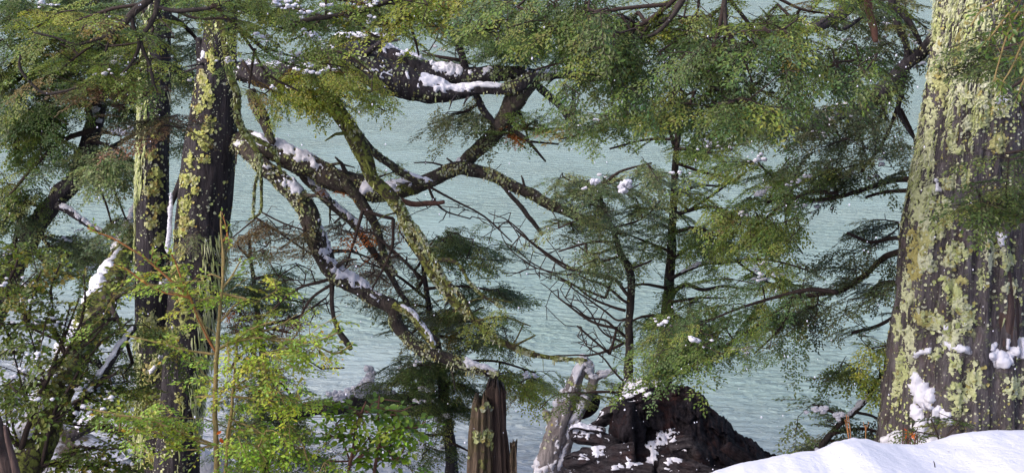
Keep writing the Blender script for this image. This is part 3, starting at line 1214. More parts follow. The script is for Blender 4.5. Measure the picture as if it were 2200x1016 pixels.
cl = [(2045, 20, 14, 18, 6), (2085, 40, 12, 25, 8), (2110, 25, 10, 18, 6), (2090, 85, 12, 18, 8), (2105, 100, 14, 16, 6), (2080, 115, 14, 22, 7),
      (2100, 215, 22, 14, 12), (2075, 210, 14, 12, 8), (2130, 165, 14, 24, 9), (2150, 225, 16, 16, 12), (2120, 255, 10, 14, 8), (2095, 262, 12, 12, 9), (2135, 235, 12, 12, 8),
      (2045, 295, 8, 14, 6), (2055, 320, 12, 8, 7), (2145, 310, 10, 14, 6), (2005, 160, 8, 20, 5), (2020, 120, 8, 24, 5),
      (2040, 395, 14, 12, 9), (2000, 430, 12, 22, 9), (2035, 455, 10, 24, 9), (2018, 480, 10, 20, 7), (2075, 385, 7, 20, 6), (2082, 435, 6, 14, 4),
      (1990, 515, 12, 22, 7), (2060, 545, 14, 16, 9), (1990, 565, 14, 16, 9), (2040, 555, 12, 14, 7), (2130, 545, 10, 26, 9), (2165, 560, 12, 16, 8), (2170, 620, 10, 12, 6),
      (2045, 620, 14, 18, 10), (2060, 655, 16, 14, 10), (1985, 680, 18, 12, 10), (2010, 690, 14, 12, 7), (2075, 680, 12, 14, 7), (2045, 705, 14, 12, 8), (1950, 720, 10, 14, 6),
      (2040, 730, 12, 12, 6), (2075, 705, 8, 10, 5), (1935, 790, 10, 20, 6), (1925, 840, 8, 24, 6), (2050, 780, 10, 16, 5), (2090, 820, 14, 24, 8), (2060, 850, 14, 22, 8), (2180, 830, 14, 20, 5), (2010, 760, 10, 10, 4)]
la = Acc()
rosettes(trunk, g_big, cl, rng, 0.0165, 290, 'lichen_piece', 3.0, LICHEN, la)
for i_, (cx, cy, sx, sy, k_) in enumerate(cl):
    crust(g_big, cx, cy, sx, sy, 900 + i_).build('lichen_patch', MAT['lichen_piece'], trunk, kind='stuff')
for i_, (cx, cy, sx, sy) in enumerate([(2010, 60, 8, 40), (2020, 180, 8, 30), (2000, 260, 9, 40), (1995, 340, 8, 30), (1972, 440, 8, 40), (1965, 540, 9, 40), (1950, 620, 8, 36), (2058, 190, 9, 26), (2062, 110, 9, 30), (2040, 240, 8, 30), (2075, 275, 7, 14), (1985, 480, 9, 26), (2120, 60, 9, 22), (1960, 760, 8, 24), (1930, 700, 7, 30), (2110, 600, 7, 20), (2070, 610, 8, 14)]):
    crust(g_big, cx, cy, sx, sy, 980 + i_, 1.2).build('lichen_patch', MAT['lichen_piece'], trunk, kind='stuff')
sg = g_big[(g_big[:, 0, 2] > 3.0)]
lichen_flakes(la, sg, 2600, rng, 0.009, LICHEN, (-0.30, -0.9, 0), 0.16, 4.5, 5)
lichen_flakes(la, sg, 2600, rng, 0.011, LICHEN, (-1.0, -0.35, 0), -0.15, 4.0, 6)
strands(la, sg, 6000, rng, (-1.0, -0.05, 0), (0.02, 0.075), 0.0034, LICHEN[:4], (4.3, 9.5), 0.04, 1.5, 8)
strands(la, sg, 2200, rng, (-0.6, -0.8, 0), (0.03, 0.09), 0.0034, LICHEN[:4], (7.2, 9.8), 0.16, 1.4, 9)
la.build('lichen', MAT['lichen'], trunk, smooth=False, kind='stuff')
# bare reddish wood where the bark has fallen away
sc_pts = [(2150, 560, 12), (2160, 620, 24), (2163, 690, 30), (2158, 740, 26), (2150, 775, 12)]
pp, rr_ = path(sc_pts, YB - 0.475)
pp, rr_ = resample(pp, rr_, 0.03)
a = Acc(); add_tube(a, pp, rr_, 18, rough=0.2, freq=(2.0, 2.0), seed=4, ridge=0.2)
a.build('bare_wood', MAT['wood_scar'], trunk)
# dead ridge behind on the right, darker
limb(big, [(2262, -80, 70, 9.6), (2255, 200, 74, 9.6), (2250, 500, 78, 9.6), (2246, 800, 88, 9.6), (2240, 1080, 110, 9.6)], 9.6, 'bark_big', 'trunk', sides=40, flakes=260, flake_size=0.03, fside=(-0.5, -1, 0), seed=9, ridge=0.25, wob=0)

YR = 9.4
limb(big, [(2010, 85, 16, 9.1), (1985, 110, 16), (1950, 135, 15), (1915, 175, 18), (1885, 205, 18), (1862, 228, 15), (1825, 240, 9), (1770, 262, 6), (1700, 282, 3.5)], YR, 'bark_dark', flakes=60, seed=11, stubs=3)
limb(big, [(1913, -30, 8), (1918, 20, 8), (1932, 62, 8), (1948, 100, 7), (1950, 140, 6)], YR, 'bark_dark', seed=12)
limb(big, [(1920, 10, 5), (1945, 35, 7), (1965, 65, 6), (1978, 92, 5)], YR, 'bark_dark', seed=13)
limb(big, [(1945, 140, 7), (1938, 190, 6), (1932, 235, 5), (1950, 280, 3.5), (1978, 315, 2.5)], YR, 'bark_dark', seed=14)
limb(big, [(1862, -20, 8), (1868, 30, 9), (1878, 62, 8), (1882, 88, 6)], YR - 0.3, 'stem_brown', seed=15, label='reddish brown broken branch stub')
limb(big, [(1860, -30, 15), (1815, 25, 15), (1780, 48, 13), (1735, 62, 11), (1680, 60, 9), (1650, 50, 7), (1634, 34, 4)], YR - 0.4, 'bark_dark', seed=16, stubs=3, snow=[(0.55, 1, dict(gap=0.1, width=0.5))])
limb(big, [(1745, 60, 6), (1770, 48, 5), (1805, 66, 4), (1840, 48, 4), (1870, 20, 3)], YR - 0.3, 'bark_dark', seed=17)
bough(big, 'bough', 9.5, [[(1905, 185, 9), (1860, 228, 8), (1800, 255, 5), (1740, 275, 3)], [(1940, 200, 5), (1900, 300, 4), (1850, 370, 3)], [(1935, 235, 4), (1965, 300, 3), (1968, 360, 2)]],
      [(1712, 240), (1745, 205), (1800, 190), (1850, 200), (1880, 170), (1930, 110), (1990, 110), (1975, 250), (1960, 340), (1950, 415), (1860, 415), (1800, 385), (1745, 350), (1700, 310)],
      'dusk', 'mid', 1.6, -0.18, 60, 26, 0, 0.6, 0.2, seed=1, dirpx=(-0.8, 0.35), snow=6)
bough(big, 'bough', 9.6, [[(1975, 386, 7, 9.2), (1915, 388, 6), (1840, 412, 5), (1765, 430, 4), (1700, 420, 3)], [(1975, 408, 5, 9.2), (1900, 413, 4), (1860, 424, 3)]],
      [(1560, 330), (1620, 305), (1700, 320), (1790, 330), (1880, 340), (1960, 350), (1950, 400), (1900, 405), (1830, 425), (1760, 440), (1720, 440), (1640, 480), (1590, 480), (1550, 500), (1590, 420)],
      'olive', 'mid', 1.25, -0.08, 70, 24, 0.1, 0.5, 0.2, seed=2, dirpx=(-0.9, 0.4), snow=7)
bough(big, 'bough', 9.5, [[(1800, 415, 4), (1730, 415, 4), (1650, 465, 3), (1600, 505, 2)], [(1690, 430, 3), (1690, 490, 2), (1725, 545, 1.5)]],
      [(1540, 470), (1600, 425), (1690, 400), (1740, 405), (1690, 455), (1705, 500), (1728, 552), (1690, 545), (1655, 500), (1600, 540), (1560, 500)],
      'olive', 'mid', 1.6, -0.3, 50, 30, 0.4, 0.3, 0.35, seed=3, dirpx=(-0.5, 0.7))
bough(big, 'bough', 9.7, [[(1960, 512, 6, 9.2), (1915, 512, 5), (1870, 520, 4), (1820, 500, 3)], [(1955, 535, 8, 9.2), (1900, 553, 7), (1860, 590, 6), (1810, 622, 7), (1775, 630, 6), (1700, 640, 4)], [(1940, 605, 5, 9.2), (1890, 610, 5), (1860, 640, 3)], [(1935, 672, 4, 9.2), (1885, 700, 4), (1830, 715, 3)]],
      [(1780, 500), (1830, 470), (1875, 450), (1950, 475), (1955, 520), (1940, 610), (1925, 690), (1880, 720), (1850, 760), (1800, 730), (1740, 720), (1700, 700), (1760, 650), (1790, 600), (1815, 560)],
      'dusk', 'mid', 1.1, -0.1, 50, 26, 0, 0.5, 0.15, seed=4, dirpx=(-0.7, 0.25))
bough(big, 'bough', 9.2, [[(1800, 628, 6), (1740, 622, 5), (1660, 640, 4), (1580, 665, 3), (1500, 700, 2)], [(1720, 630, 4), (1640, 690, 3), (1560, 740, 2)], [(1700, 640, 4), (1680, 700, 3), (1620, 760, 2)]],
      [(1365, 735), (1400, 705), (1470, 665), (1560, 630), (1650, 600), (1750, 605), (1780, 640), (1740, 700), (1700, 740), (1690, 790), (1645, 755), (1600, 775), (1560, 822), (1510, 800), (1440, 805), (1420, 770), (1375, 760)],
      'green', 'long', 1.6, -0.2, 90, 24, -0.35, 0.45, 0.25, seed=5, dirpx=(-0.85, 0.45), snow=4)

# ================================================================== the twin-trunked beech on the left
YT = 12.0
twin = thing('beech_tree', 'dark twin-trunked beech with mustard lichen rosettes and long crooked limbs over the lake', 'tree', P(370, 1100, YT))
A_spec = [(338, -120, 30), (338, 60, 29), (334, 200, 32), (330, 330, 33), (328, 480, 34), (330, 620, 38), (338, 760, 44), (345, 900, 48), (350, 1060, 58)]
B_spec = [(476, -120, 28), (474, 30, 32), (468, 140, 38), (460, 230, 46), (453, 320, 52), (440, 430, 57), (428, 540, 55), (412, 660, 52), (398, 780, 48), (385, 900, 44), (376, 1060, 52)]
trunks = []
for spec, sd, Yt in ((A_spec, 21, 12.25), (B_spec, 22, 12.0)):
    p, r = resample(*path(spec, Yt), 0.03)
    acc = Acc()
    g = add_tube(acc, p, r, 72, rough=0.10, freq=(1.4, 0.8), seed=sd)
    c = g.mean(1, keepdims=True); rel = g - c
    th = np.arctan2(rel[..., 1], rel[..., 0]); zz = g[..., 2]
    fis = fbm(np.stack([np.cos(th) * 6, np.sin(th) * 6, zz * 1.6], -1), sd + 5, 4)
    g = c + rel * (1 + 0.09 * fis)[..., None]
    acc.v[0][:g.shape[0] * g.shape[1]] = g.reshape(-1, 3)
    o = acc.build('trunk', MAT['bark_dark'], twin)
    trunks.append((o, g, p, r))
rng = np.random.default_rng(78)
(tA, gA, pA, rA), (tB, gB, pB, rB) = trunks
CLA, CLB = [], []
MUST = np.array([(.40, .41, .12), (.48, .49, .19), (.42, .45, .16), (.52, .51, .32), (.38, .28, .10)])
laA, laB = Acc(), Acc()
CLA = [(332, 290, 6, 6, 5), (325, 330, 10, 8, 8), (335, 375, 10, 10, 9), (328, 405, 12, 12, 16), (318, 410, 8, 8, 6), (345, 445, 10, 7, 9), (332, 450, 6, 8, 5), (325, 480, 9, 9, 12), (342, 515, 10, 10, 12), (335, 550, 6, 10, 4),
                  (330, 700, 14, 20, 8), (320, 800, 10, 18, 9), (345, 780, 14, 20, 9), (310, 840, 8, 20, 8), (340, 880, 14, 10, 14), (365, 905, 10, 10, 7), (330, 990, 14, 18, 16), (365, 830, 12, 14, 6), (320, 910, 8, 20, 8), (310, 700, 8, 30, 8)]
rosettes(tA, gA, CLA, rng, 0.0185, 280, 'lichen_mustard', 2.6, MUST, laA)
CLB = [(445, 215, 8, 12, 12), (428, 235, 7, 7, 7), (448, 192, 6, 8, 5), (450, 255, 6, 6, 4), (442, 273, 7, 7, 6), (420, 290, 9, 8, 10), (440, 305, 11, 10, 16), (440, 342, 10, 6, 8), (435, 170, 8, 16, 8), (455, 130, 8, 20, 8),
                  (410, 345, 5, 12, 4), (418, 385, 7, 6, 7), (398, 385, 7, 12, 14), (420, 410, 6, 7, 6), (398, 440, 8, 14, 18), (395, 475, 9, 12, 16), (388, 500, 8, 8, 10), (415, 480, 5, 5, 3), (390, 540, 8, 12, 8), (380, 600, 8, 20, 8), (395, 690, 10, 24, 7), (370, 720, 10, 16, 6), (388, 860, 8, 20, 4), (390, 640, 10, 14, 6)]
rosettes(tB, gB, CLB, rng, 0.0185, 280, 'lichen_mustard', 2.6, MUST, laB)
for o_, g_, cl_ in ((tA, gA, CLA), (tB, gB, CLB)):
    for i_, (cx, cy, sx, sy, k_) in enumerate(cl_):
        crust(g_, cx, cy, sx * 0.9, sy * 0.9, 700 + i_).build('lichen_patch', MAT['lichen_mustard'], o_, kind='stuff')
strands(laA, gA, 4200, rng, (-1.0, 0.25, 0), (0.05, 0.18), 0.006, LICHEN[:3], (1.2, 6.4), -0.25, 0.7, 31)
strands(laA, gA, 350, rng, (0.2, -1.0, 0), (0.05, 0.15), 0.005, LICHEN[:4], (5.2, 6.8), 0.08, 1.4, 32)
lichen_flakes(laA, gA, 700, rng, 0.014, LICHEN, (0, -1, 0), 0.05, 5.0, 33)
laA.build('lichen', MAT['lichen'], tA, smooth=False, kind='stuff')
strands(laB, gB, 1300, rng, (1.0, -0.12, 0), (0.05, 0.18), 0.005, LICHEN[:3], (1.2, 4.2), 0.0, 1.0, 34)
strands(laB, gB, 500, rng, (-0.8, -0.5, 0), (0.05, 0.15), 0.005, LICHEN[:3], (5.6, 6.6), 0.0, 1.2, 35)
lichen_flakes(laB, gB, 900, rng, 0.014, LICHEN, (0, -1, 0), 0.05, 5.0, 36)
laB.build('lichen', MAT['lichen'], tB, smooth=False, kind='stuff')
limb(twin, [(428, 80, 7), (432, 140, 10), (425, 200, 11), (412, 270, 10), (400, 330, 9), (392, 380, 8), (375, 420, 7), (362, 450, 6)], 12.1, 'bark_dark', seed=23, flakes=30)
sn = Acc()
rng2 = np.random.default_rng(61)
for k in range(34):
    y = 418 + k * 3.7
    add_clump(sn, P(368 - 0.06 * (y - 420) + rng2.normal(0, 1.0), y, 11.78), (3.2 + 2.2 * math.sin(min(1, k / 9) * 1.57)) * 12 / F * rng2.uniform(0.7, 1.1), rng2, stretch=(0.85, 0.7, 1.5), sub=2)
sn.build('snow_streak', MAT['snow'], tB)
for (tt, gg_, lst) in ((tA, gA, [(353, 612, 9), (357, 604, 6), (345, 770, 7), (352, 778, 7), (330, 795, 8), (324, 800, 6)]), (tB, gB, [(425, 130, 4), (437, 118, 4), (372, 700, 4)])):
    sn = Acc()
    snow_lumps(sn, gg_, lst, 62, up=3)
    sn.build('snow_patch', MAT['snow'], tt, kind='stuff')

SC_ = dict(width=0.75, lift=0.55)
# the great upper limbs
limb(twin, [(462, 150, 18, 12.1), (490, 153, 20, 12.05), (525, 158, 22, 11.9), (570, 165, 25), (620, 160, 27), (680, 140, 30), (735, 125, 33), (785, 140, 36), (830, 165, 37), (880, 184, 34), (930, 196, 26), (975, 202, 17), (1030, 193, 12), (1075, 192, 12), (1115, 182, 15), (1150, 168, 10), (1185, 165, 8)], 11.8, 'bark_dark', sides=26, flakes=1100, flake_size=0.018, fside=(0, -0.9, -0.2), tints=LICHEN * np.array([.75, .78, .8]), seed=24, hang=250, stubs=6,
     snow=[(0.04, 0.30, dict(gap=-0.25, width=0.9, lift=0.55, thick=1.1)), (0.62, 0.86, dict(gap=-0.5, width=0.8, lift=0.6)), (0.36, 0.6, dict(gap=0.15, width=0.5))])
limb(twin, [(700, 108, 12), (760, 98, 18), (820, 118, 22), (880, 142, 24), (940, 160, 24), (1000, 166, 22), (1060, 158, 18), (1110, 158, 15), (1160, 162, 13), (1210, 160, 11), (1250, 172, 8), (1285, 170, 4)], 12.1, 'bark_dark', sides=24, flakes=600, flake_size=0.018, fside=(0, -0.9, -0.2), tints=LICHEN * np.array([.7, .74, .78]), seed=25, stubs=5,
     snow=[(0.08, 0.52, dict(gap=-0.15, width=0.8, lift=0.65, thick=1.1)), (0.5, 0.95, dict(gap=0.12, width=0.6))])
limb(twin, [(730, 110, 9), (720, 85, 10), (760, 78, 8), (815, 80, 6), (860, 75, 3)], 12.0, 'bark_mossy', seed=26, flakes=120, flake_size=0.018, snow=[(0.1, 1.0, dict(gap=-0.6, width=1.0, lift=0.9))])
# hooked limb from the upper wood down to the crossing
limb(twin, [(1150, 165, 20), (1122, 190, 25), (1100, 225, 23), (1080, 262, 20), (1050, 300, 17), (1015, 332, 15), (985, 362, 14)], 11.9, 'bark_limb', sides=22, flakes=420, flake_size=0.016, tints=LICHEN * .7, seed=27, snow=[(0.55, 1.0, dict(gap=0.0, width=0.7))], stubs=4)
limb(twin, [(440, 318, 20, 12.1), (480, 310, 24, 12.08), (525, 306, 26, 11.95), (560, 315, 26), (610, 332, 25), (660, 355, 25), (710, 378, 26), (760, 400, 25), (805, 412, 23), (850, 412, 21), (890, 400, 19), (925, 385, 18), (960, 370, 17), (990, 360, 15), (1030, 372, 13), (1075, 385, 12.5), (1120, 405, 13), (1165, 432, 13), (1210, 455, 11), (1255, 472, 9), (1310, 488, 7), (1345, 505, 4)], 11.8, 'bark_limb', sides=26, flakes=2000, flake_size=0.016, tints=LICHEN * .72, seed=28, hang=300, stubs=8,
     snow=[(0.13, 0.34, dict(gap=-0.2, width=0.55)), (0.38, 0.52, dict(gap=-0.2, width=0.75, lift=0.65)), (0.52, 0.95, dict(gap=0.2, width=0.6))])
limb(twin, [(450, 285, 13, 12.1), (490, 294, 15, 12.05), (530, 325, 18, 11.75), (562, 355, 18), (600, 385, 20), (635, 420, 22), (660, 455, 23), (672, 495, 22), (690, 545, 21), (715, 585, 20), (760, 612, 17), (805, 640, 17), (845, 662, 18), (850, 690, 15), (872, 722, 14), (905, 752, 14), (950, 766, 14), (995, 780, 13), (1035, 796, 11), (1070, 808, 8)], 11.6, 'bark_limb', sides=24, flakes=2300, flake_size=0.018, tints=LICHEN * .85, seed=29, hang=350, stubs=8,
     snow=[(0.10, 0.32, dict(gap=-0.05, width=0.6)), (0.38, 0.66, dict(gap=-0.1, width=0.8, thick=1.1)), (0.75, 1.0, dict(gap=0.05, width=0.6))])
limb(twin, [(845, 655, 9), (880, 672, 8), (900, 695, 9), (920, 720, 8), (935, 742, 6)], 11.5, 'bark_mossy', seed=30, flakes=160, flake_size=0.018, snow=[(0.1, 1, dict(gap=-0.4, width=1.0, lift=0.7))])
limb(twin, [(690, 190, 9), (715, 228, 15), (742, 262, 18), (768, 305, 19), (785, 345, 17), (800, 385, 15), (835, 418, 14), (862, 455, 13), (880, 500, 12), (905, 545, 12), (935, 600, 10), (975, 648, 9), (1020, 688, 8.5), (1070, 728, 8), (1120, 752, 6.5), (1170, 765, 5), (1225, 772, 4), (1262, 772, 2.5)], 11.4, 'bark_mossy', sides=20, flakes=1900, flake_size=0.018, seed=31, hang=220, stubs=10, snow=[(0.0, 0.12, dict(gap=0, width=.6))])
limb(twin, [(770, 292, 8), (800, 325, 9), (835, 352, 9), (870, 378, 9), (900, 390, 9), (935, 398, 6)], 11.6, 'bark_limb', flakes=200, tints=LICHEN * .75, seed=32, snow=[(0, 1, dict(gap=0.0, width=0.7))])
limb(twin, [(862, 465, 7), (900, 500, 7), (930, 555, 7), (955, 600, 6), (990, 640, 6), (1010, 670, 4)], 11.2, 'bark_mossy', flakes=420, flake_size=0.018, seed=33, hang=120, stubs=5)
limb(twin, [(928, 560, 5), (960, 560, 5), (985, 572, 4), (1005, 600, 3), (1040, 640, 3), (1080, 660, 2)], 11.2, 'bark_mossy', flakes=200, flake_size=0.017, seed=34)
limb(twin, [(540, 190, 10), (548, 222, 13), (562, 250, 13), (574, 282, 10), (588, 305, 8)], 11.7, 'bark_limb', flakes=160, tints=LICHEN * .6, seed=35)
limb(twin, [(632, 350, 8), (655, 385, 9), (685, 412, 10), (712, 440, 10), (745, 470, 9), (790, 525, 8), (830, 580, 7), (860, 630, 6), (900, 690, 6), (945, 740, 5)], 11.9, 'bark_limb', flakes=240, tints=LICHEN * .6, seed=36, stubs=5, snow=[(0.05, 0.45, dict(gap=-0.15, width=0.9))])
limb(twin, [(738, 392, 12), (765, 425, 13), (795, 462, 11), (812, 500, 9), (825, 545, 8), (850, 590, 6)], 11.7, 'bark_limb', flakes=260, tints=LICHEN * .7, seed=37)
limb(twin, [(852, 425, 6), (885, 435, 6), (920, 437, 6), (955, 433, 4)], 11.6, 'stem_brown', seed=38, rough=0.15)
limb(twin, [(1158, 185, 9), (1180, 205, 9), (1205, 232, 8), (1226, 252, 9), (1232, 225, 5), (1233, 195, 4)], 11.9, 'bark_dark', seed=39, stubs=4)
limb(twin, [(1020, 200, 7), (1035, 232, 8), (1055, 258, 8), (1072, 275, 6)], 11.9, 'bark_dark', seed=40, flakes=40, tints=LICHEN * .6)
limb(twin, [(1000, 150, 9), (992, 120, 8), (985, 98, 8), (1000, 80, 5), (968, 62, 4), (962, 20, 3)], 12.1, 'bark_dark', seed=41, stubs=2)
limb(twin, [(985, 98, 5), (1020, 88, 4), (1060, 78, 2.5)], 12.1, 'bark_dark', seed=42)
limb(twin, [(1082, 402, 4), (1100, 420, 5), (1125, 450, 5), (1145, 478, 5), (1165, 505, 4)], 11.7, 'bark_thin', seed=43)
limb(twin, [(712, 598, 6), (714, 640, 5), (718, 675, 5), (726, 708, 6), (742, 732, 7), (755, 748, 5)], 11.6, 'bark_thin', seed=44, label='bare dead stick hanging below the limb')
# lichen-hung twigs in front of trunk B
limb(twin, [(436, -20, 8), (462, 30, 9), (480, 70, 9), (489, 120, 9), (495, 165, 9), (508, 205, 9), (512, 250, 8), (525, 285, 8), (545, 315, 6), (560, 350, 4), (548, 400, 3), (545, 465, 2)], 10.6, 'bark_mossy', seed=45, flakes=520, flake_size=0.015, hang=160, tints=LICHEN[:3])
limb(twin, [(525, 285, 6), (555, 300, 6), (585, 320, 5), (600, 350, 4), (606, 372, 2)], 10.7, 'bark_mossy', seed=46, flakes=160, flake_size=0.014, tints=LICHEN[:3])
limb(twin, [(556, 355, 4), (562, 400, 3.5), (560, 455, 3), (535, 470, 2)], 10.7, 'bark_mossy', seed=47, flakes=70, flake_size=0.012, tints=LICHEN[:3])

# leaves of the twin-trunked beech
bough(twin, 'bough', 12.2, [[(988, 100, 5), (960, 60, 4), (930, 20, 3)], [(1000, 85, 4), (1060, 60, 3), (1120, 90, 2)], [(1000, 80, 4), (1010, 30, 3)], [(990, 130, 4), (930, 120, 3)]],
      [(880, 20), (960, -15), (1190, -15), (1190, 90), (1150, 140), (1060, 145), (1010, 128), (940, 150), (900, 130), (930, 80)], 'green', 'fine', 2.3, -0.3, 60, 26, 0, 0.7, 0.1, seed=10, snow=6)
bough(twin, 'bough', 12.0, [[(1030, 222, 4), (1000, 240, 3), (970, 245, 2)], [(1005, 235, 3), (985, 262, 2)]],
      [(942, 230), (990, 205), (1030, 215), (1045, 250), (1040, 280), (1000, 262), (985, 285), (962, 268)], 'dusk', 'fine', 1.3, -0.1, 30, 20, 0, 0.3, 0.2, seed=11, dirpx=(-.6, .4))
bough(twin, 'bough', 12.1, [[(1085, 260, 5), (1130, 275, 4), (1190, 285, 3)], [(1090, 272, 4), (1120, 300, 3), (1200, 310, 2)], [(1095, 290, 3), (1130, 320, 2)], [(1080, 250, 3), (1120, 230, 2)]],
      [(1075, 225), (1130, 205), (1210, 235), (1225, 270), (1200, 300), (1170, 330), (1120, 328), (1085, 300), (1100, 270)], 'olive', 'fine', 0.9, -0.1, 40, 20, 0, 0.3, 0.2, seed=12, bare=0.3)
bough(twin, 'bough', 12.0, [[(1130, 268, 2), (1150, 262, 2)]], [(1125, 248), (1160, 252), (1162, 275), (1132, 280)], 'rust', 'fine', 1.3, -0.9, seed=13, spread=0.1, size=(0.4, 0.7))
bough(twin, 'bough', 11.9, [[(975, 365, 3), (930, 350, 2), (890, 350, 1.5)], [(985, 360, 3), (960, 340, 2)], [(1000, 362, 3), (1060, 370, 2)]],
      [(880, 352), (930, 332), (1000, 345), (1060, 362), (1065, 380), (1000, 360), (940, 368)], 'brown', 'fine', 5.0, -0.9, seed=14, spread=0.25, bare=1.0, rcap=0.005, kink=0.09)
bough(twin, 'bough', 11.7, [[(935, 435, 3), (960, 455, 2), (1010, 470, 1.5)], [(920, 400, 3), (975, 430, 2.5), (1040, 465, 2), (1100, 520, 1.5)]],
      [(880, 430), (950, 410), (1040, 440), (1110, 480), (1060, 490), (960, 480), (900, 490)], 'brown', 'fine', 4.0, -0.9, seed=15, spread=0.3, bare=1.0, rcap=0.005, kink=0.09)
bough(twin, 'bough', 12.0, [[(690, 380, 3), (720, 400, 2), (760, 400, 1.5)]], [(672, 378), (720, 372), (770, 405), (740, 415), (690, 402)], 'rust', 'fine', 1.0, -0.9, seed=16, spread=0.2, bare=0.35, size=(0.5, 0.8))
bough(twin, 'bough', 12.0, [[(800, 385, 3), (830, 375, 2)]], [(770, 355), (820, 352), (850, 378), (840, 392), (790, 390)], 'yellow', 'fine', 0.7, -0.9, seed=17, spread=0.2, size=(0.5, 0.8))
bough(twin, 'bough', 11.3, [[(990, 655, 3), (1040, 640, 2), (1100, 650, 1.5)], [(1020, 690, 3), (1080, 680, 2), (1140, 700, 1.5)], [(1100, 745, 3), (1150, 720, 2)], [(905, 545, 3), (930, 520, 2)]],
      [(930, 560), (1000, 600), (1080, 640), (1150, 690), (1170, 745), (1100, 735), (1020, 680), (950, 640)], 'olive', 'fine', 0.45, -0.2, seed=18, spread=0.3, bare=0.75, bark='twig_moss', rcap=0.006)
# snow-laden bough ends over the upper limbs
bough(twin, 'bough', 11.3, [[(520, 130, 4), (560, 180, 4), (640, 190, 3), (700, 205, 3), (770, 212, 2), (830, 240, 1.5)], [(560, 180, 4), (600, 205, 3), (620, 230, 2)], [(650, 130, 3), (720, 110, 3), (790, 150, 2), (830, 200, 1.5)]],
      [(515, 175), (560, 150), (640, 100), (720, 95), (790, 130), (830, 190), (852, 278), (812, 268), (785, 232), (740, 228), (690, 215), (630, 245), (590, 225), (540, 215)], 'yellow', 'fine', 2.0, -0.24, 60, 26, 0.35, 0.4, 0.3, seed=19, dirpx=(0.8, 0.5), snow=14)

# the crown of the twin-trunked beech behind, closing the top
bough(twin, 'bough', 13.2, [[(474, -60, 9, 12.2), (560, -30, 7), (680, -10, 5), (820, 10, 4), (960, 10, 3)], [(560, -30, 5), (620, 30, 4), (700, 60, 3)], [(680, -10, 4), (760, 40, 3), (860, 60, 2)]],
      [(500, -25), (1010, -25), (1000, 50), (900, 75), (800, 50), (720, 75), (620, 95), (540, 80)], 'olive', 'mid', 1.6, -0.35, 60, 26, 0, 0.5, 0.15, seed=20, snow=14)
bough(twin, 'bough', 13.4, [[(338, -60, 8, 12.4), (280, -20, 6), (200, 20, 4), (120, 60, 3)], [(338, 20, 6, 12.4), (400, 60, 5), (440, 120, 3), (430, 200, 2)], [(338, 60, 5, 12.4), (280, 110, 4), (200, 150, 3)]],
      [(60, -25), (470, -25), (450, 60), (440, 230), (400, 330), (370, 250), (330, 200), (200, 210), (100, 120)], 'grey', 'mid', 1.7, -0.3, 60, 26, 0, 0.5, 0.15, seed=21, snow=14)

# ================================================================== overhanging boughs of trees that stand beside the camera
def overhang(label, loc):
    return thing('overhanging_bough', label, 'tree branch', loc)


ob = overhang('dark forking bough with yellow-green leaves hanging across the thin lichened trunk', P(340, -40, 9.0))
limb(ob, [(350, -30, 9), (320, 0, 9), (290, 25, 9), (268, 50, 7), (242, 72, 5), (205, 86, 4), (160, 95, 3), (110, 78, 2.5), (72, 70, 2)], 9.0, 'bark_thin', name='branch', seed=50, stubs=3, wob=0.01)
limb(ob, [(282, 30, 5), (288, 60, 4.5), (300, 85, 5), (296, 110, 4), (280, 140, 3), (262, 160, 2)], 9.0, 'bark_thin', name='branch', seed=51, wob=0.01)
limb(ob, [(338, -10, 6), (335, 25, 6), (318, 60, 5), (302, 82, 5), (308, 110, 4), (322, 140, 4), (330, 175, 3), (338, 195, 2)], 9.0, 'bark_thin', name='branch', seed=52, wob=0.01)
limb(ob, [(268, 52, 4), (245, 65, 4), (235, 90, 3.5), (226, 112, 2.5)], 9.0, 'bark_thin', name='branch', seed=53, wob=0.01)
limb(ob, [(335, 15, 5), (370, 24, 5), (410, 22, 5), (450, 18, 4)], 9.0, 'bark_thin', name='branch', seed=54, wob=0.01)
limb(ob, [(44, 118, 2), (42, 145, 3), (62, 175, 3), (95, 200, 3), (130, 198, 3), (168, 188, 2)], 9.2, 'bark_thin', name='branch', seed=55, wob=0.01)
bough(ob, 'bough', 9.6, [[(300, 10, 4), (240, 20, 4), (180, 40, 3), (110, 60, 2)], [(240, 70, 4), (180, 110, 3), (130, 150, 2)], [(330, 60, 3), (300, 130, 3), (240, 160, 2), (190, 180, 2)]],
      [(70, 30), (120, -10), (330, -20), (380, 30), (400, 80), (360, 140), (300, 200), (240, 240), (190, 210), (110, 200), (70, 150), (90, 90)], 'olive', 'fine', 1.25, -0.12, 60, 24, 0.1, 0.7, 0.2, seed=60, snow=8)
bough(ob, 'bough', 9.8, [[(100, 40, 3), (80, 60, 2)]], [(60, 10), (115, 15), (100, 60), (60, 50)], 'yellow', 'fine', 1.3, -0.4, seed=61, spread=0.2)
bough(ob, 'bough', 9.4, [[(370, 20, 4), (420, 40, 3), (480, 40, 3), (540, 50, 2)], [(450, 18, 4), (500, 0, 3), (560, -10, 2)]],
      [(350, -15), (590, -15), (580, 30), (560, 75), (500, 60), (450, 60), (400, 45), (350, 40)], 'olive', 'fine', 2.0, -0.3, 50, 24, 0, 0.4, 0.2, seed=62)
bough(ob, 'bough', 9.6, [[(335, 180, 3), (300, 215, 2), (240, 230, 2)], [(322, 140, 3), (260, 175, 2), (200, 190, 2)]],
      [(180, 170), (300, 160), (350, 200), (400, 250), (395, 290), (340, 290), (290, 215), (210, 230)], 'brown', 'fine', 1.0, -0.15, 50, 20, 0, 0.3, 0.2, seed=63)
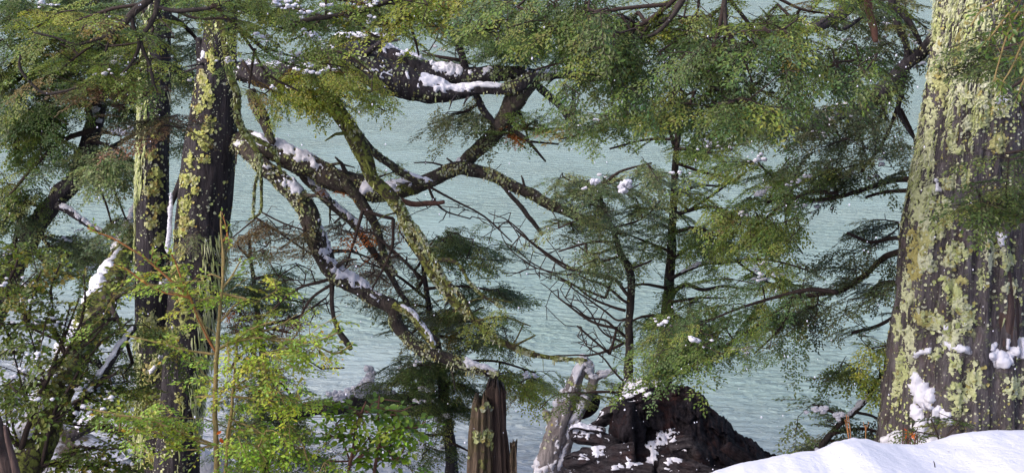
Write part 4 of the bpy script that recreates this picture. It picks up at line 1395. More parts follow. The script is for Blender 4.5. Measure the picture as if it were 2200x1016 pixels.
bough(ob, 'bough', 9.4, [[(318, 230, 2.5), (350, 265, 2), (390, 275, 2)]], [(305, 245), (350, 235), (410, 262), (405, 285), (350, 298), (310, 285)], 'brown', 'fine', 1.5, -0.6, seed=64, spread=0.15)

ob = overhang('yellow-green bough with dusted snow reaching in over the snowy upper limb', P(860, -60, 9.5))
limb(ob, [(880, -40, 8), (845, -5, 7), (800, 15, 6), (755, 30, 6), (705, 37, 5), (660, 42, 5), (620, 55, 4), (590, 62, 2)], 9.5, 'bark_thin', name='branch', seed=65)
limb(ob, [(800, 15, 4), (840, 10, 3), (880, 18, 2), (905, 15, 1.5)], 9.5, 'bark_thin', name='branch', seed=66)
limb(ob, [(740, 32, 3), (770, 50, 3), (800, 75, 3), (830, 85, 2)], 9.4, 'bark_thin', name='branch', seed=67)
bough(ob, 'bough', 9.5, [[(840, -5, 4), (870, 30, 3), (890, 80, 3), (900, 120, 2)], [(880, -20, 4), (930, 10, 3), (975, 25, 2)], [(800, 15, 3), (830, 50, 3), (850, 75, 2)]],
      [(800, -25), (1000, -25), (985, 20), (930, 50), (905, 90), (890, 118), (860, 90), (800, 50)], 'yellow', 'pale', 1.9, -0.3, 50, 26, 0, 0.4, 0.25, seed=68)
bough(ob, 'bough', 9.6, [[(800, 15, 4), (740, 0, 3), (680, -5, 2)], [(700, 38, 3), (640, 20, 2), (600, 15, 2)], [(690, 40, 3), (660, 70, 2), (620, 90, 2)]],
      [(560, -15), (800, -15), (790, 40), (740, 60), (700, 50), (660, 85), (600, 95), (560, 75), (590, 40)], 'olive', 'fine', 1.2, -0.1, 50, 22, 0, 0.4, 0.2, seed=69, snow=26)
bough(ob, 'bough', 9.4, [[(440, -10, 6), (480, 30, 5), (520, 65, 5), (560, 100, 4), (600, 130, 3), (650, 145, 2), (690, 150, 2)], [(510, 60, 4), (545, 110, 3), (575, 160, 3), (640, 195, 2)], [(560, 100, 3), (640, 125, 2), (740, 145, 1.5)], [(548, 105, 3), (540, 150, 3), (535, 190, 2)]],
      [(460, 20), (540, 20), (600, 60), (680, 130), (660, 170), (580, 180), (530, 150), (500, 100)], 'olive', 'fine', 0.8, -0.1, 50, 24, 0, 0.3, 0.2, seed=70, bare=0.3, snow=10)

ob = overhang('dense dark green bough with glossy leaves hanging in the top middle over the lake', P(1520, -140, 7.6))
limb(ob, [(1530, -140, 12), (1490, -40, 8), (1455, 15, 6), (1420, 48, 5), (1370, 68, 4), (1330, 72, 3)], 7.8, 'bark_thin', name='branch', seed=71)
limb(ob, [(1545, -120, 9), (1480, -20, 6), (1440, 40, 5), (1400, 75, 4), (1330, 95, 3), (1280, 130, 2)], 7.6, 'bark_thin', name='branch', seed=72)
limb(ob, [(1560, -120, 8), (1556, 0, 5), (1560, 60, 4), (1568, 110, 3), (1556, 170, 2)], 7.4, 'bark_thin', name='branch', seed=73)
MIDK = dict(kind='near', spread=0.55)
bough(ob, 'bough', 7.7, [[(1490, -40, 6), (1400, 40, 5), (1300, 90, 4), (1220, 130, 3), (1150, 150, 2)], [(1440, 10, 5), (1330, 20, 4), (1240, 40, 3), (1160, 60, 2)], [(1400, 40, 4), (1360, 110, 3), (1330, 170, 2)]],
      [(1110, -20), (1420, -20), (1430, 60), (1420, 150), (1380, 215), (1345, 228), (1310, 200), (1270, 170), (1210, 165), (1150, 150), (1120, 90)], 'green', 'near', 2.3, -0.3, 70, 30, 0.05, 0.6, 0.25, seed=74, dirpx=(-0.5, 0.6))
bough(ob, 'bough', 8.2, [[(1440, 10, 4), (1390, 50, 3), (1350, 60, 2)], [(1420, 40, 3), (1400, 100, 2)]], [(1290, 20), (1420, -10), (1470, 30), (1440, 100), (1360, 130), (1300, 110)], 'yellow', 'near', 1.3, -0.2, seed=75, spread=0.3)
bough(ob, 'bough', 7.5, [[(1556, 0, 5), (1540, 80, 4), (1500, 150, 3), (1440, 200, 2)], [(1560, 60, 4), (1600, 130, 3), (1620, 190, 2)], [(1568, 110, 3), (1556, 180, 2), (1530, 230, 2)]],
      [(1390, 90), (1440, 60), (1520, 40), (1640, 60), (1680, 130), (1670, 210), (1640, 250), (1560, 240), (1480, 252), (1420, 210), (1390, 190)], 'green', 'near', 2.2, -0.32, 60, 28, 0, 0.6, 0.25, seed=76, dirpx=(-0.3, 0.6))
bough(ob, 'bough', 8.0, [[(1545, -120, 7), (1560, -20, 5), (1600, 40, 4), (1640, 90, 3)], [(1555, -60, 5), (1640, -20, 4), (1720, 20, 3), (1780, 30, 2)], [(1500, -60, 5), (1500, 20, 3), (1480, 60, 2)]],
      [(1430, -20), (1880, -20), (1870, 20), (1760, 50), (1690, 100), (1600, 130), (1520, 110), (1440, 80)], 'olive', 'near', 1.9, -0.22, 70, 28, 0, 0.6, 0.2, seed=77)
bough(ob, 'bough', 7.6, [[(1640, 60, 4), (1700, 110, 3), (1760, 150, 2)], [(1680, 90, 3), (1700, 160, 2), (1690, 200, 2)]],
      [(1630, 80), (1720, 75), (1820, 90), (1870, 120), (1850, 160), (1780, 185), (1745, 160), (1720, 190), (1690, 215), (1650, 200)], 'green', 'near', 2.0, -0.28, 50, 26, 0, 0.4, 0.25, seed=78, dirpx=(0.2, 0.5))
bough(ob, 'bough', 9.9, [[(1800, -30, 5), (1850, 20, 4), (1900, 60, 3)], [(1900, -30, 4), (1950, 30, 3), (1990, 60, 2)]],
      [(1780, -20), (2010, -20), (2000, 60), (1960, 120), (1900, 150), (1850, 130), (1810, 70)], 'dusk', 'mid', 1.5, -0.2, 60, 26, 0, 0.5, 0.2, seed=79, snow=12)

# ================================================================== leaning tree far left
fl = thing('leaning_beech', 'dark trunk leaning over the bank at the far left under heavy grey-green boughs', 'tree', P(-10, 800, 13.5))
limb(fl, [(-40, 760, 26), (-5, 650, 25), (25, 585, 24), (50, 530, 24), (75, 490, 23), (105, 450, 22), (135, 415, 21), (160, 388, 21), (178, 355, 22), (195, 300, 20), (212, 220, 16), (225, 120, 13), (235, 0, 10), (240, -80, 8)], 13.5, 'bark_dark', name='trunk', sides=30, flakes=1000, flake_size=0.028, tints=LICHEN[[0, 2, 2, 1]] * .7, fside=(-0.5, -0.8, 0), seed=80)
limb(fl, [(120, 440, 9), (145, 452, 8), (170, 468, 7), (200, 490, 6), (235, 510, 5), (275, 528, 3)], 13.3, 'bark_dark', seed=81, snow=[(0.05, 1, dict(gap=-0.2, width=0.8, lift=0.7))])
limb(fl, [(185, 330, 8), (230, 320, 6), (270, 300, 5), (320, 270, 3)], 13.6, 'bark_dark', seed=82)
FK = dict(kind='far')
bough(fl, 'bough', 13.2, [[(212, 220, 8), (150, 230, 6), (90, 260, 5), (30, 310, 4)], [(200, 280, 7), (140, 300, 5), (80, 350, 4), (20, 420, 3)], [(225, 120, 8), (140, 130, 6), (60, 160, 4), (-10, 210, 3)]],
      [(-20, 80), (60, 60), (130, 120), (190, 180), (185, 300), (150, 350), (120, 410), (60, 450), (-20, 480)], 'green', 'far', 2.9, -0.35, 70, 34, 0.2, 0.8, 0.35, seed=83, dirpx=(-0.6, 0.6))
bough(fl, 'bough', 13.0, [[(185, 330, 6), (220, 360, 4), (250, 420, 3), (270, 470, 2)], [(180, 370, 5), (220, 420, 3), (240, 480, 2)], [(190, 300, 5), (250, 320, 4), (290, 350, 3)]],
      [(150, 300), (230, 300), (298, 330), (298, 480), (260, 520), (200, 500), (170, 450), (200, 400), (160, 360)], 'grey', 'far', 2.2, -0.3, 60, 28, -0.1, 0.6, 0.3, seed=84)
bough(fl, 'bough', 13.4, [[(235, 0, 8), (170, 20, 6), (90, 20, 4), (10, 40, 3)], [(230, 60, 6), (150, 80, 4), (60, 100, 3)]],
      [(-20, -20), (230, -20), (220, 60), (120, 90), (40, 110), (-20, 120)], 'green', 'far', 2.4, -0.3, 70, 34, 0, 0.8, 0.3, seed=85)
bough(fl, 'bough', 14.3, [[(212, 220, 6), (260, 230, 5), (320, 260, 4)], [(200, 280, 5), (260, 290, 4)], [(225, 120, 6), (290, 150, 5), (400, 180, 3)]],
      [(180, 130), (300, 130), (420, 90), (430, 200), (400, 300), (300, 330), (220, 320), (180, 240)], 'grey', 'far', 1.8, -0.15, 60, 26, 0, 0.7, 0.2, seed=86, snow=26)
bough(fl, 'bough', 13.4, [[(20, 580, 6), (40, 480, 5), (60, 420, 4)], [(75, 490, 5), (120, 540, 4), (200, 560, 3)], [(105, 450, 4), (60, 440, 3), (10, 470, 3)]],
      [(-20, 430), (90, 420), (60, 500), (20, 560), (-20, 600)], 'grey', 'far', 1.9, -0.2, 60, 28, 0, 0.5, 0.3, seed=87, snow=8)
bough(fl, 'bough', 14.0, [[(75, 500, 6), (130, 520, 4), (200, 540, 3), (280, 560, 2)], [(60, 530, 5), (120, 580, 4), (200, 600, 3)]],
      [(100, 490), (190, 500), (290, 530), (300, 600), (260, 640), (180, 620), (120, 600), (90, 560)], 'grey', 'far', 1.9, -0.2, 60, 28, 0, 0.5, 0.3, seed=88, snow=10)

# ================================================================== snow-plastered trunk leaning behind the shrub
lt = thing('leaning_tree', 'slanting trunk plastered with snow on its upper side behind the broad-leaved shrub', 'tree', P(20, 1100, 9.3))
o, g, p, r = limb(lt, [(0, 1120, 48, 9.3), (45, 1010, 46, 9.5), (85, 920, 43, 9.8), (125, 830, 40, 10.2), (160, 760, 37, 10.7), (195, 690, 34, 11.2), (225, 630, 31, 11.8), (255, 570, 27, 12.5), (285, 500, 23, 13.2), (320, 420, 19, 13.8)], 9.3, 'bark_mossy', name='trunk', sides=30, seed=90, flakes=2600, flake_size=0.024, fside=(-.4, -.8, .3))
sa = Acc()
snow_cap(sa, g, r, lean=(-1.0, -0.5, 0.35), cut=0.42, thick=0.6, gap=-0.12, seed=91, freq=2.4)
sa.build('snow_cap', MAT['snow'], o, kind='stuff')
bough(lt, 'bough', 10.0, [[(225, 640, 8, 10.6), (260, 700, 5), (285, 780, 4)], [(160, 760, 8), (220, 790, 5), (260, 850, 4)], [(200, 680, 6), (250, 640, 4), (290, 620, 3)]],
      [(250, 570), (295, 560), (297, 690), (290, 800), (250, 870), (205, 910), (170, 900), (205, 800), (225, 690)], 'shrub', 'mid', 1.2, -0.2, 50, 34, 0, 0.3, 0.25, seed=92)
limb(lt, [(150, 900, 9), (190, 840, 9), (230, 790, 8), (262, 740, 7), (292, 700, 5)], 9.6, 'bark_dark', seed=93, snow=[(0.45, 1, dict(gap=-0.4, width=0.9, lean=(-1, -.4, .5)))])
limb(lt, [(205, 770, 5), (245, 828, 6), (275, 845, 6), (300, 858, 5)], 9.8, 'bark_dark', seed=94, snow=[(0.2, 1, dict(gap=-0.1, width=0.8))])

# ================================================================== slim young beeches in the right middle
ta = thing('young_beech', 'slim dark young beech with long bare twigs sweeping out over the water', 'tree', P(1352, 880, 11.2))
limb(ta, [(1352, 960, 12), (1351, 830, 11), (1352, 740, 9), (1353, 670, 8), (1356, 610, 9), (1350, 578, 9), (1335, 555, 8), (1325, 520, 6), (1316, 490, 6), (1298, 460, 5), (1290, 420, 4), (1300, 380, 3)], 11.2, 'bark_thin', name='trunk', sides=14, seed=100, flakes=120, flake_size=0.012, tints=LICHEN * .5)
for i, s in enumerate([
        [(1350, 640, 4.3), (1315, 600, 3.6), (1270, 588, 2.9), (1220, 572, 2.5), (1165, 540, 2.2), (1120, 505, 1.8), (1085, 475, 1.4), (1050, 455, 1.1)],
        [(1350, 648, 3.6), (1300, 612, 2.9), (1240, 590, 2.2), (1170, 580, 1.8), (1120, 560, 1.4), (1085, 520, 1.1), (1070, 480, 0.7)],
        [(1345, 665, 3.6), (1310, 655, 2.9), (1270, 640, 2.5), (1215, 600, 1.8), (1150, 570, 1.4), (1105, 530, 1.1)],
        [(1352, 690, 2.9), (1320, 690, 2.5), (1280, 660, 2.2), (1230, 620, 1.8), (1180, 590, 1.4), (1130, 590, 0.9)],
        [(1350, 730, 3.6), (1325, 705, 3.2), (1305, 690, 2.9), (1260, 680, 2.2), (1205, 640, 1.4), (1160, 610, 0.9)],
        [(1340, 735, 3.6), (1300, 755, 2.9), (1270, 762, 2.2), (1225, 762, 1.8), (1170, 765, 1.4)],
        [(1345, 735, 2.9), (1310, 720, 2.2), (1285, 700, 1.8), (1255, 660, 1.4), (1240, 630, 0.9)],
        [(1348, 820, 2.9), (1318, 795, 2.2), (1290, 765, 1.8), (1262, 745, 1.4), (1245, 700, 0.9)],
        [(1328, 530, 3.6), (1300, 540, 2.9), (1265, 540, 2.2), (1230, 520, 1.4)],
        [(1350, 848, 2.9), (1320, 842, 2.5), (1280, 840, 2.2), (1235, 842, 1.8), (1190, 850, 1.4), (1160, 875, 1.1)]]):
    limb(ta, s, 11.0 + 0.08 * i, 'twig', name='branch', sides=7, seed=101 + i, rough=0.12, wob=0.03)
BT = dict(rcap=0.005, kink=0.08, bare=1.0, spread=0.35)
bough(ta, 'bough', 11.1, [[(1315, 600, 4), (1220, 572, 3), (1120, 505, 2)], [(1300, 640, 3), (1200, 600, 2)]], [(1040, 440), (1100, 460), (1200, 520), (1330, 570), (1330, 650), (1230, 640), (1130, 590), (1070, 520)], 'brown', 'fine', 5.5, -0.9, seed=115, **BT)
bough(ta, 'bough', 11.2, [[(1325, 705, 4), (1270, 690, 3), (1200, 640, 2)], [(1310, 760, 3), (1240, 700, 2)]], [(1160, 600), (1280, 640), (1350, 690), (1340, 790), (1270, 760), (1220, 720), (1180, 660)], 'brown', 'fine', 5.5, -0.9, seed=116, **BT)
bough(ta, 'bough', 11.1, [[(1300, 440, 4), (1260, 410, 3), (1210, 380, 2)], [(1295, 400, 4), (1330, 370, 3), (1400, 350, 2)], [(1298, 460, 3), (1250, 470, 2), (1200, 490, 2)], [(1316, 490, 3), (1380, 470, 2), (1420, 430, 2)]],
      [(1180, 370), (1240, 335), (1330, 340), (1430, 340), (1470, 380), (1460, 450), (1390, 480), (1320, 490), (1290, 470), (1240, 500), (1190, 520), (1165, 510), (1200, 460), (1215, 420)], 'grey', 'fine', 1.7, -0.2, 60, 26, 0, 0.5, 0.25, seed=117, snow=3)
bough(ta, 'bough', 11.0, [[(1325, 520, 4), (1270, 520, 3), (1200, 540, 2)], [(1335, 550, 4), (1300, 560, 3), (1240, 590, 2)], [(1350, 580, 3), (1400, 560, 2)]],
      [(1190, 500), (1280, 490), (1330, 500), (1350, 560), (1330, 600), (1270, 590), (1230, 600), (1200, 550)], 'grey', 'fine', 0.8, -0.05, 50, 24, 0, 0.4, 0.25, seed=118, bare=0.2)
bough(ta, 'bough', 11.0, [[(1320, 842, 3), (1280, 840, 2), (1240, 848, 2)]], [(1255, 825), (1300, 820), (1330, 845), (1310, 860), (1250, 862)], 'olive', 'fine', 1.2, -0.9, seed=119, spread=0.15)

tb = thing('young_beech', 'taller young beech with layered yellow-green sprays just right of the slim one', 'tree', P(1425, 900, 11.6))
limb(tb, [(1420, 960, 17), (1425, 820, 16), (1428, 740, 15), (1433, 680, 15), (1437, 620, 12), (1441, 560, 11), (1444, 500, 10), (1446, 450, 9), (1448, 400, 8), (1452, 340, 7), (1457, 290, 6), (1461, 250, 5), (1468, 200, 4)], 11.6, 'bark_thin', name='trunk', sides=16, seed=120, flakes=160, flake_size=0.013, tints=LICHEN * .5)
limb(tb, [(1448, 320, 4), (1440, 285, 4), (1430, 250, 3)], 11.6, 'bark_thin', name='branch', seed=121)
limb(tb, [(1448, 458, 5), (1490, 450, 4), (1530, 444, 3), (1570, 452, 2)], 11.5, 'bark_thin', name='branch', seed=122)
limb(tb, [(1432, 640, 6), (1470, 612, 5), (1510, 620, 4), (1560, 618, 3), (1640, 620, 2)], 11.5, 'bark_thin', name='branch', seed=123)
limb(tb, [(1440, 600, 4), (1500, 570, 4), (1550, 563, 4), (1600, 558, 3), (1650, 556, 2)], 11.4, 'bark_thin', name='branch', seed=124, snow=[(0.1, 0.9, dict(gap=-0.3, width=1.1, lift=0.8))])
limb(tb, [(1446, 450, 4), (1390, 448, 3), (1350, 460, 2)], 11.5, 'bark_thin', name='branch', seed=125)
limb(tb, [(1450, 262, 3), (1400, 262, 3), (1340, 268, 2), (1280, 265, 1.5)], 11.5, 'bark_thin', name='branch', seed=126)
bough(tb, 'bough', 11.5, [[(1450, 262, 4), (1380, 250, 3), (1310, 250, 2)], [(1455, 300, 4), (1390, 300, 3), (1310, 320, 2)], [(1280, 265, 2), (1240, 290, 2), (1200, 300, 1.5)]],
      [(1185, 280), (1235, 240), (1290, 205), (1350, 225), (1440, 240), (1460, 300), (1430, 330), (1370, 280), (1300, 275), (1320, 320), (1260, 310), (1200, 320)], 'olive', 'fine', 1.35, -0.12, 55, 24, 0.1, 0.5, 0.2, seed=127, snow=7)
bough(tb, 'bough', 11.5, [[(1457, 270, 4), (1520, 260, 3), (1590, 250, 2)], [(1455, 320, 4), (1520, 320, 3), (1600, 310, 2)], [(1452, 350, 4), (1510, 370, 3), (1560, 380, 2)]],
      [(1450, 240), (1560, 240), (1660, 210), (1725, 195), (1715, 240), (1650, 290), (1610, 320), (1580, 350), (1540, 390), (1480, 380), (1450, 340)], 'olive', 'fine', 1.4, -0.12, 60, 24, 0, 0.5, 0.2, seed=128, snow=6)
bough(tb, 'bough', 11.6, [[(1480, 452, 3), (1530, 420, 3), (1570, 390, 2)], [(1446, 420, 4), (1500, 400, 3), (1550, 400, 2)]],
      [(1450, 370), (1540, 380), (1590, 400), (1560, 440), (1600, 470), (1560, 490), (1500, 440), (1450, 430)], 'yellow', 'fine', 1.1, -0.0, 55, 24, 0, 0.4, 0.2, seed=129)
bough(tb, 'bough', 11.5, [[(1444, 500, 5), (1500, 490, 4), (1560, 520, 3), (1590, 560, 2)], [(1440, 560, 4), (1490, 530, 3), (1540, 540, 2)], [(1440, 540, 4), (1390, 520, 3), (1340, 500, 2)], [(1437, 620, 4), (1380, 610, 3), (1340, 620, 2)]],
      [(1340, 470), (1440, 440), (1530, 460), (1580, 510), (1600, 570), (1560, 560), (1500, 580), (1440, 640), (1390, 640), (1350, 620), (1370, 560)], 'olive', 'fine', 1.3, -0.1, 55, 24, 0, 0.5, 0.2, seed=130)
bough(tb, 'bough', 11.3, [[(1600, 558, 3), (1660, 560, 2.5), (1720, 575, 2), (1755, 590, 1.5)], [(1580, 560, 3), (1640, 600, 2), (1700, 630, 2)]],
      [(1590, 555), (1660, 540), (1720, 560), (1760, 585), (1745, 615), (1700, 640), (1640, 625), (1600, 600)], 'yellow', 'fine', 1.6, -0.25, 55, 24, 0.2, 0.3, 0.2, seed=131, dirpx=(0.8, 0.3), snow=4)
bough(tb, 'bough', 11.5, [[(1433, 680, 5), (1380, 680, 3), (1340, 700, 2)], [(1430, 720, 4), (1480, 700, 3), (1540, 680, 2)], [(1435, 650, 4), (1500, 640, 3), (1560, 640, 2)]],
      [(1350, 660), (1430, 620), (1560, 600), (1600, 640), (1540, 700), (1460, 740), (1390, 760), (1350, 720)], 'green', 'fine', 1.0, -0.05, 55, 24, 0, 0.4, 0.25, seed=132)

# ================================================================== understory tree below the limbs
ut = thing('understory_beech', 'dark layered understory tree with rusty twigs below the crooked limbs', 'tree', P(968, 1050, 13.2))
limb(ut, [(972, 1090, 16), (970, 1000, 14), (965, 930, 13), (955, 860, 11), (945, 780, 9), (930, 700, 7), (915, 620, 6), (905, 540, 4)], 13.2, 'bark_dark', name='trunk', seed=140)
for i, (sk, poly, pal, dn, bare, dpx, rc) in enumerate([
        ([[(905, 560, 4), (960, 510, 3), (1030, 530, 2)]], [(880, 490), (950, 465), (1040, 500), (1092, 545), (1070, 560), (1000, 590), (910, 580)], 'deep', 1.8, 0, (0.8, 0.1), .01),
        ([[(915, 620, 4), (990, 615, 3), (1070, 625, 2)]], [(940, 605), (1060, 605), (1125, 625), (1100, 648), (1020, 660), (950, 650)], 'deep', 1.8, 0, (0.8, 0.1), .01),
        ([[(915, 640, 4), (850, 590, 3), (780, 560, 2)], [(910, 600, 4), (830, 530, 3), (760, 500, 2)], [(905, 560, 3), (860, 500, 2)]], [(690, 480), (780, 460), (870, 470), (930, 560), (940, 640), (860, 640), (780, 610), (720, 560)], 'brown', 1.3, .45, None, .007),
        ([[(920, 660, 4), (850, 650, 3), (780, 660, 2)], [(930, 700, 4), (1000, 690, 3), (1080, 700, 2)], [(925, 680, 4), (880, 720, 3)]], [(760, 620), (860, 620), (960, 650), (1060, 680), (1110, 720), (1060, 770), (960, 750), (880, 720), (800, 680)], 'dusk', 1.5, .12, None, .01),
        ([[(945, 780, 5), (890, 790, 4), (840, 830, 3)], [(950, 820, 5), (1000, 830, 4), (1040, 860, 3)], [(945, 790, 4), (1000, 780, 3)], [(955, 860, 4), (900, 870, 3), (860, 890, 2)]], [(840, 770), (920, 750), (1000, 780), (1040, 830), (1050, 880), (1000, 900), (940, 910), (880, 890), (840, 850)], 'deep', 2.2, 0, None, .012),
        ([[(960, 780, 4), (1060, 775, 3), (1150, 800, 2)], [(1000, 790, 3), (1080, 820, 2), (1120, 850, 2)]], [(1050, 790), (1110, 765), (1160, 770), (1198, 805), (1185, 835), (1150, 870), (1090, 850), (1060, 830)], 'yellow', 1.7, 0, (0.7, 0.4), .01),
        ([[(970, 930, 4), (910, 940, 3), (870, 980, 2)], [(970, 950, 4), (1010, 970, 2)]], [(850, 900), (940, 910), (1010, 930), (1000, 1016), (880, 1016)], 'deep', 0.9, .5, None, .01),
        ([[(925, 680, 4), (960, 690, 3), (1040, 660, 2)], [(935, 720, 4), (1000, 730, 2)]], [(870, 590), (960, 570), (1060, 650), (1090, 740), (1000, 780), (900, 720)], 'olive', 0.8, .3, None, .008)]):
    bough(ut, 'bough', 13.0 + 0.12 * (i % 3), sk, poly, pal, 'mid', dn, -0.25 if bare == 0 else -0.5, 55, 20, 0.05, 0.5, 0.2, seed=141 + i, bare=bare, dirpx=dpx, rcap=rc, snow=5 if i in (4, 5, 6) else 0)

u2 = thing('understory_beech', 'dark green understory tree with rusty leaf tips close beside the thick trunk', 'tree', P(560, 1050, 14.0))
limb(u2, [(575, 1090, 12), (570, 1000, 11), (560, 900, 10), (565, 800, 9), (560, 720, 7), (550, 640, 6), (540, 560, 4), (535, 500, 3)], 14.0, 'bark_dark', name='trunk', seed=160)
for i, (sk, poly, pal, dn, bare) in enumerate([
        ([[(545, 600, 4), (590, 590, 3), (630, 600, 2)], [(550, 640, 4), (600, 640, 3), (650, 650, 2)]], [(505, 570), (570, 560), (625, 590), (655, 640), (640, 680), (580, 690), (520, 700), (495, 640)], 'deep', 1.6, 0),
        ([[(540, 560, 3), (510, 520, 2), (560, 500, 2)]], [(500, 450), (560, 470), (580, 540), (530, 560), (495, 540)], 'dusk', 0.9, .3),
        ([[(560, 700, 4), (600, 710, 3), (625, 715, 2)]], [(560, 690), (625, 690), (622, 725), (570, 740)], 'rust', 1.5, 0),
        ([[(548, 640, 3), (520, 660, 2), (490, 670, 2)]], [(490, 640), (540, 650), (545, 690), (500, 700)], 'rust', 1.0, 0),
        ([[(560, 740, 5), (520, 760, 4), (490, 800, 3)], [(565, 800, 5), (610, 830, 4), (640, 870, 3)]], [(495, 700), (560, 700), (600, 780), (640, 850), (620, 900), (560, 900), (500, 860)], 'deep', 1.5, 0),
        ([[(560, 900, 5), (520, 930, 4), (480, 960, 3)], [(570, 940, 5), (620, 960, 3), (680, 980, 2)], [(560, 900, 4), (640, 900, 3)]], [(480, 880), (600, 890), (680, 920), (740, 960), (720, 1020), (480, 1020)], 'green', 1.7, 0)]):
    bough(u2, 'bough', 13.8, sk, poly, pal, 'mid', dn, -0.25, 55, 20, 0, 0.5, 0.2, seed=161 + i, bare=bare, snow=5 if i == 4 else 0)
bough(u2, 'bough', 13.2, [[(740, 790, 2), (690, 792, 2)], [(560, 700, 4), (640, 680, 3), (700, 640, 2)]], [(560, 690), (640, 640), (740, 590), (745, 640), (680, 700), (600, 740)], 'brown', 'fine', 3.5, -0.9, seed=168, bare=1.0, rcap=0.006, kink=0.09, spread=0.3)

# bare fan of twigs hanging from the limb over the water
bough(twin, 'bough', 11.7, [[(735, 590, 5), (690, 605, 4), (640, 620, 3), (590, 660, 2), (555, 690, 1.5)], [(730, 600, 4), (670, 640, 3), (640, 690, 2)]],
      [(540, 600), (640, 560), (720, 570), (730, 620), (660, 690), (620, 730), (560, 700)], 'brown', 'fine', 3.5, -0.9, seed=170, bare=1.0, rcap=0.006, kink=0.08, spread=0.3)
bough(twin, 'bough', 11.5, [[(545, 465, 3), (600, 500, 2.5), (660, 540, 2), (700, 560, 2)], [(548, 470, 2), (500, 510, 1.5)], [(560, 455, 2), (610, 480, 2), (670, 500, 2)]],
      [(490, 460), (560, 440), (660, 470), (700, 540), (640, 560), (560, 540), (500, 530)], 'brown', 'fine', 3.0, -0.9, seed=171, bare=0.85, rcap=0.006, kink=0.08, spread=0.3)
bough(twin, 'bough', 11.6, [[(780, 450, 4), (760, 520, 3), (740, 580, 2)], [(845, 470, 4), (840, 540, 3), (800, 620, 2)], [(800, 500, 3), (870, 560, 2), (900, 600, 2)]],
      [(690, 440), (800, 430), (880, 480), (910, 580), (900, 660), (820, 650), (740, 600), (700, 520)], 'rust', 'fine', 2.2, -0.9, seed=172, bare=0.95, rcap=0.006, kink=0.09, spread=0.5)

# ================================================================== saplings with leaves one can pick out
def leaf_mesh(name, mat, width=0.55, curl=0.16, seed=0):
    """One leaf along +X, 1 m long: a folded, slightly curled blade with a short stalk."""
    r = np.random.default_rng(seed)
    xs = np.array([0, 0.18, 0.42, 0.68, 0.9, 1.0]); ws = np.array([0.03, 0.62, 1.0, 0.82, 0.34, 0.0]) * width * 0.5
    v, f = [], []
    for x, w in zip(xs, ws):
        z = -curl * x * x
        v += [(x, w, z + w * 0.32), (x, 0, z), (x, -w, z + w * 0.32 + r.uniform(-.02, .02))]
    for i in range(5):
        a, b = i * 3, i * 3 + 3
        f += [(a, a + 1, b + 1, b), (a + 1, a + 2, b + 2, b + 1)]
    a = Acc(); a.add(np.array(v), np.array(f))
    return a.mesh(name, MAT[mat])


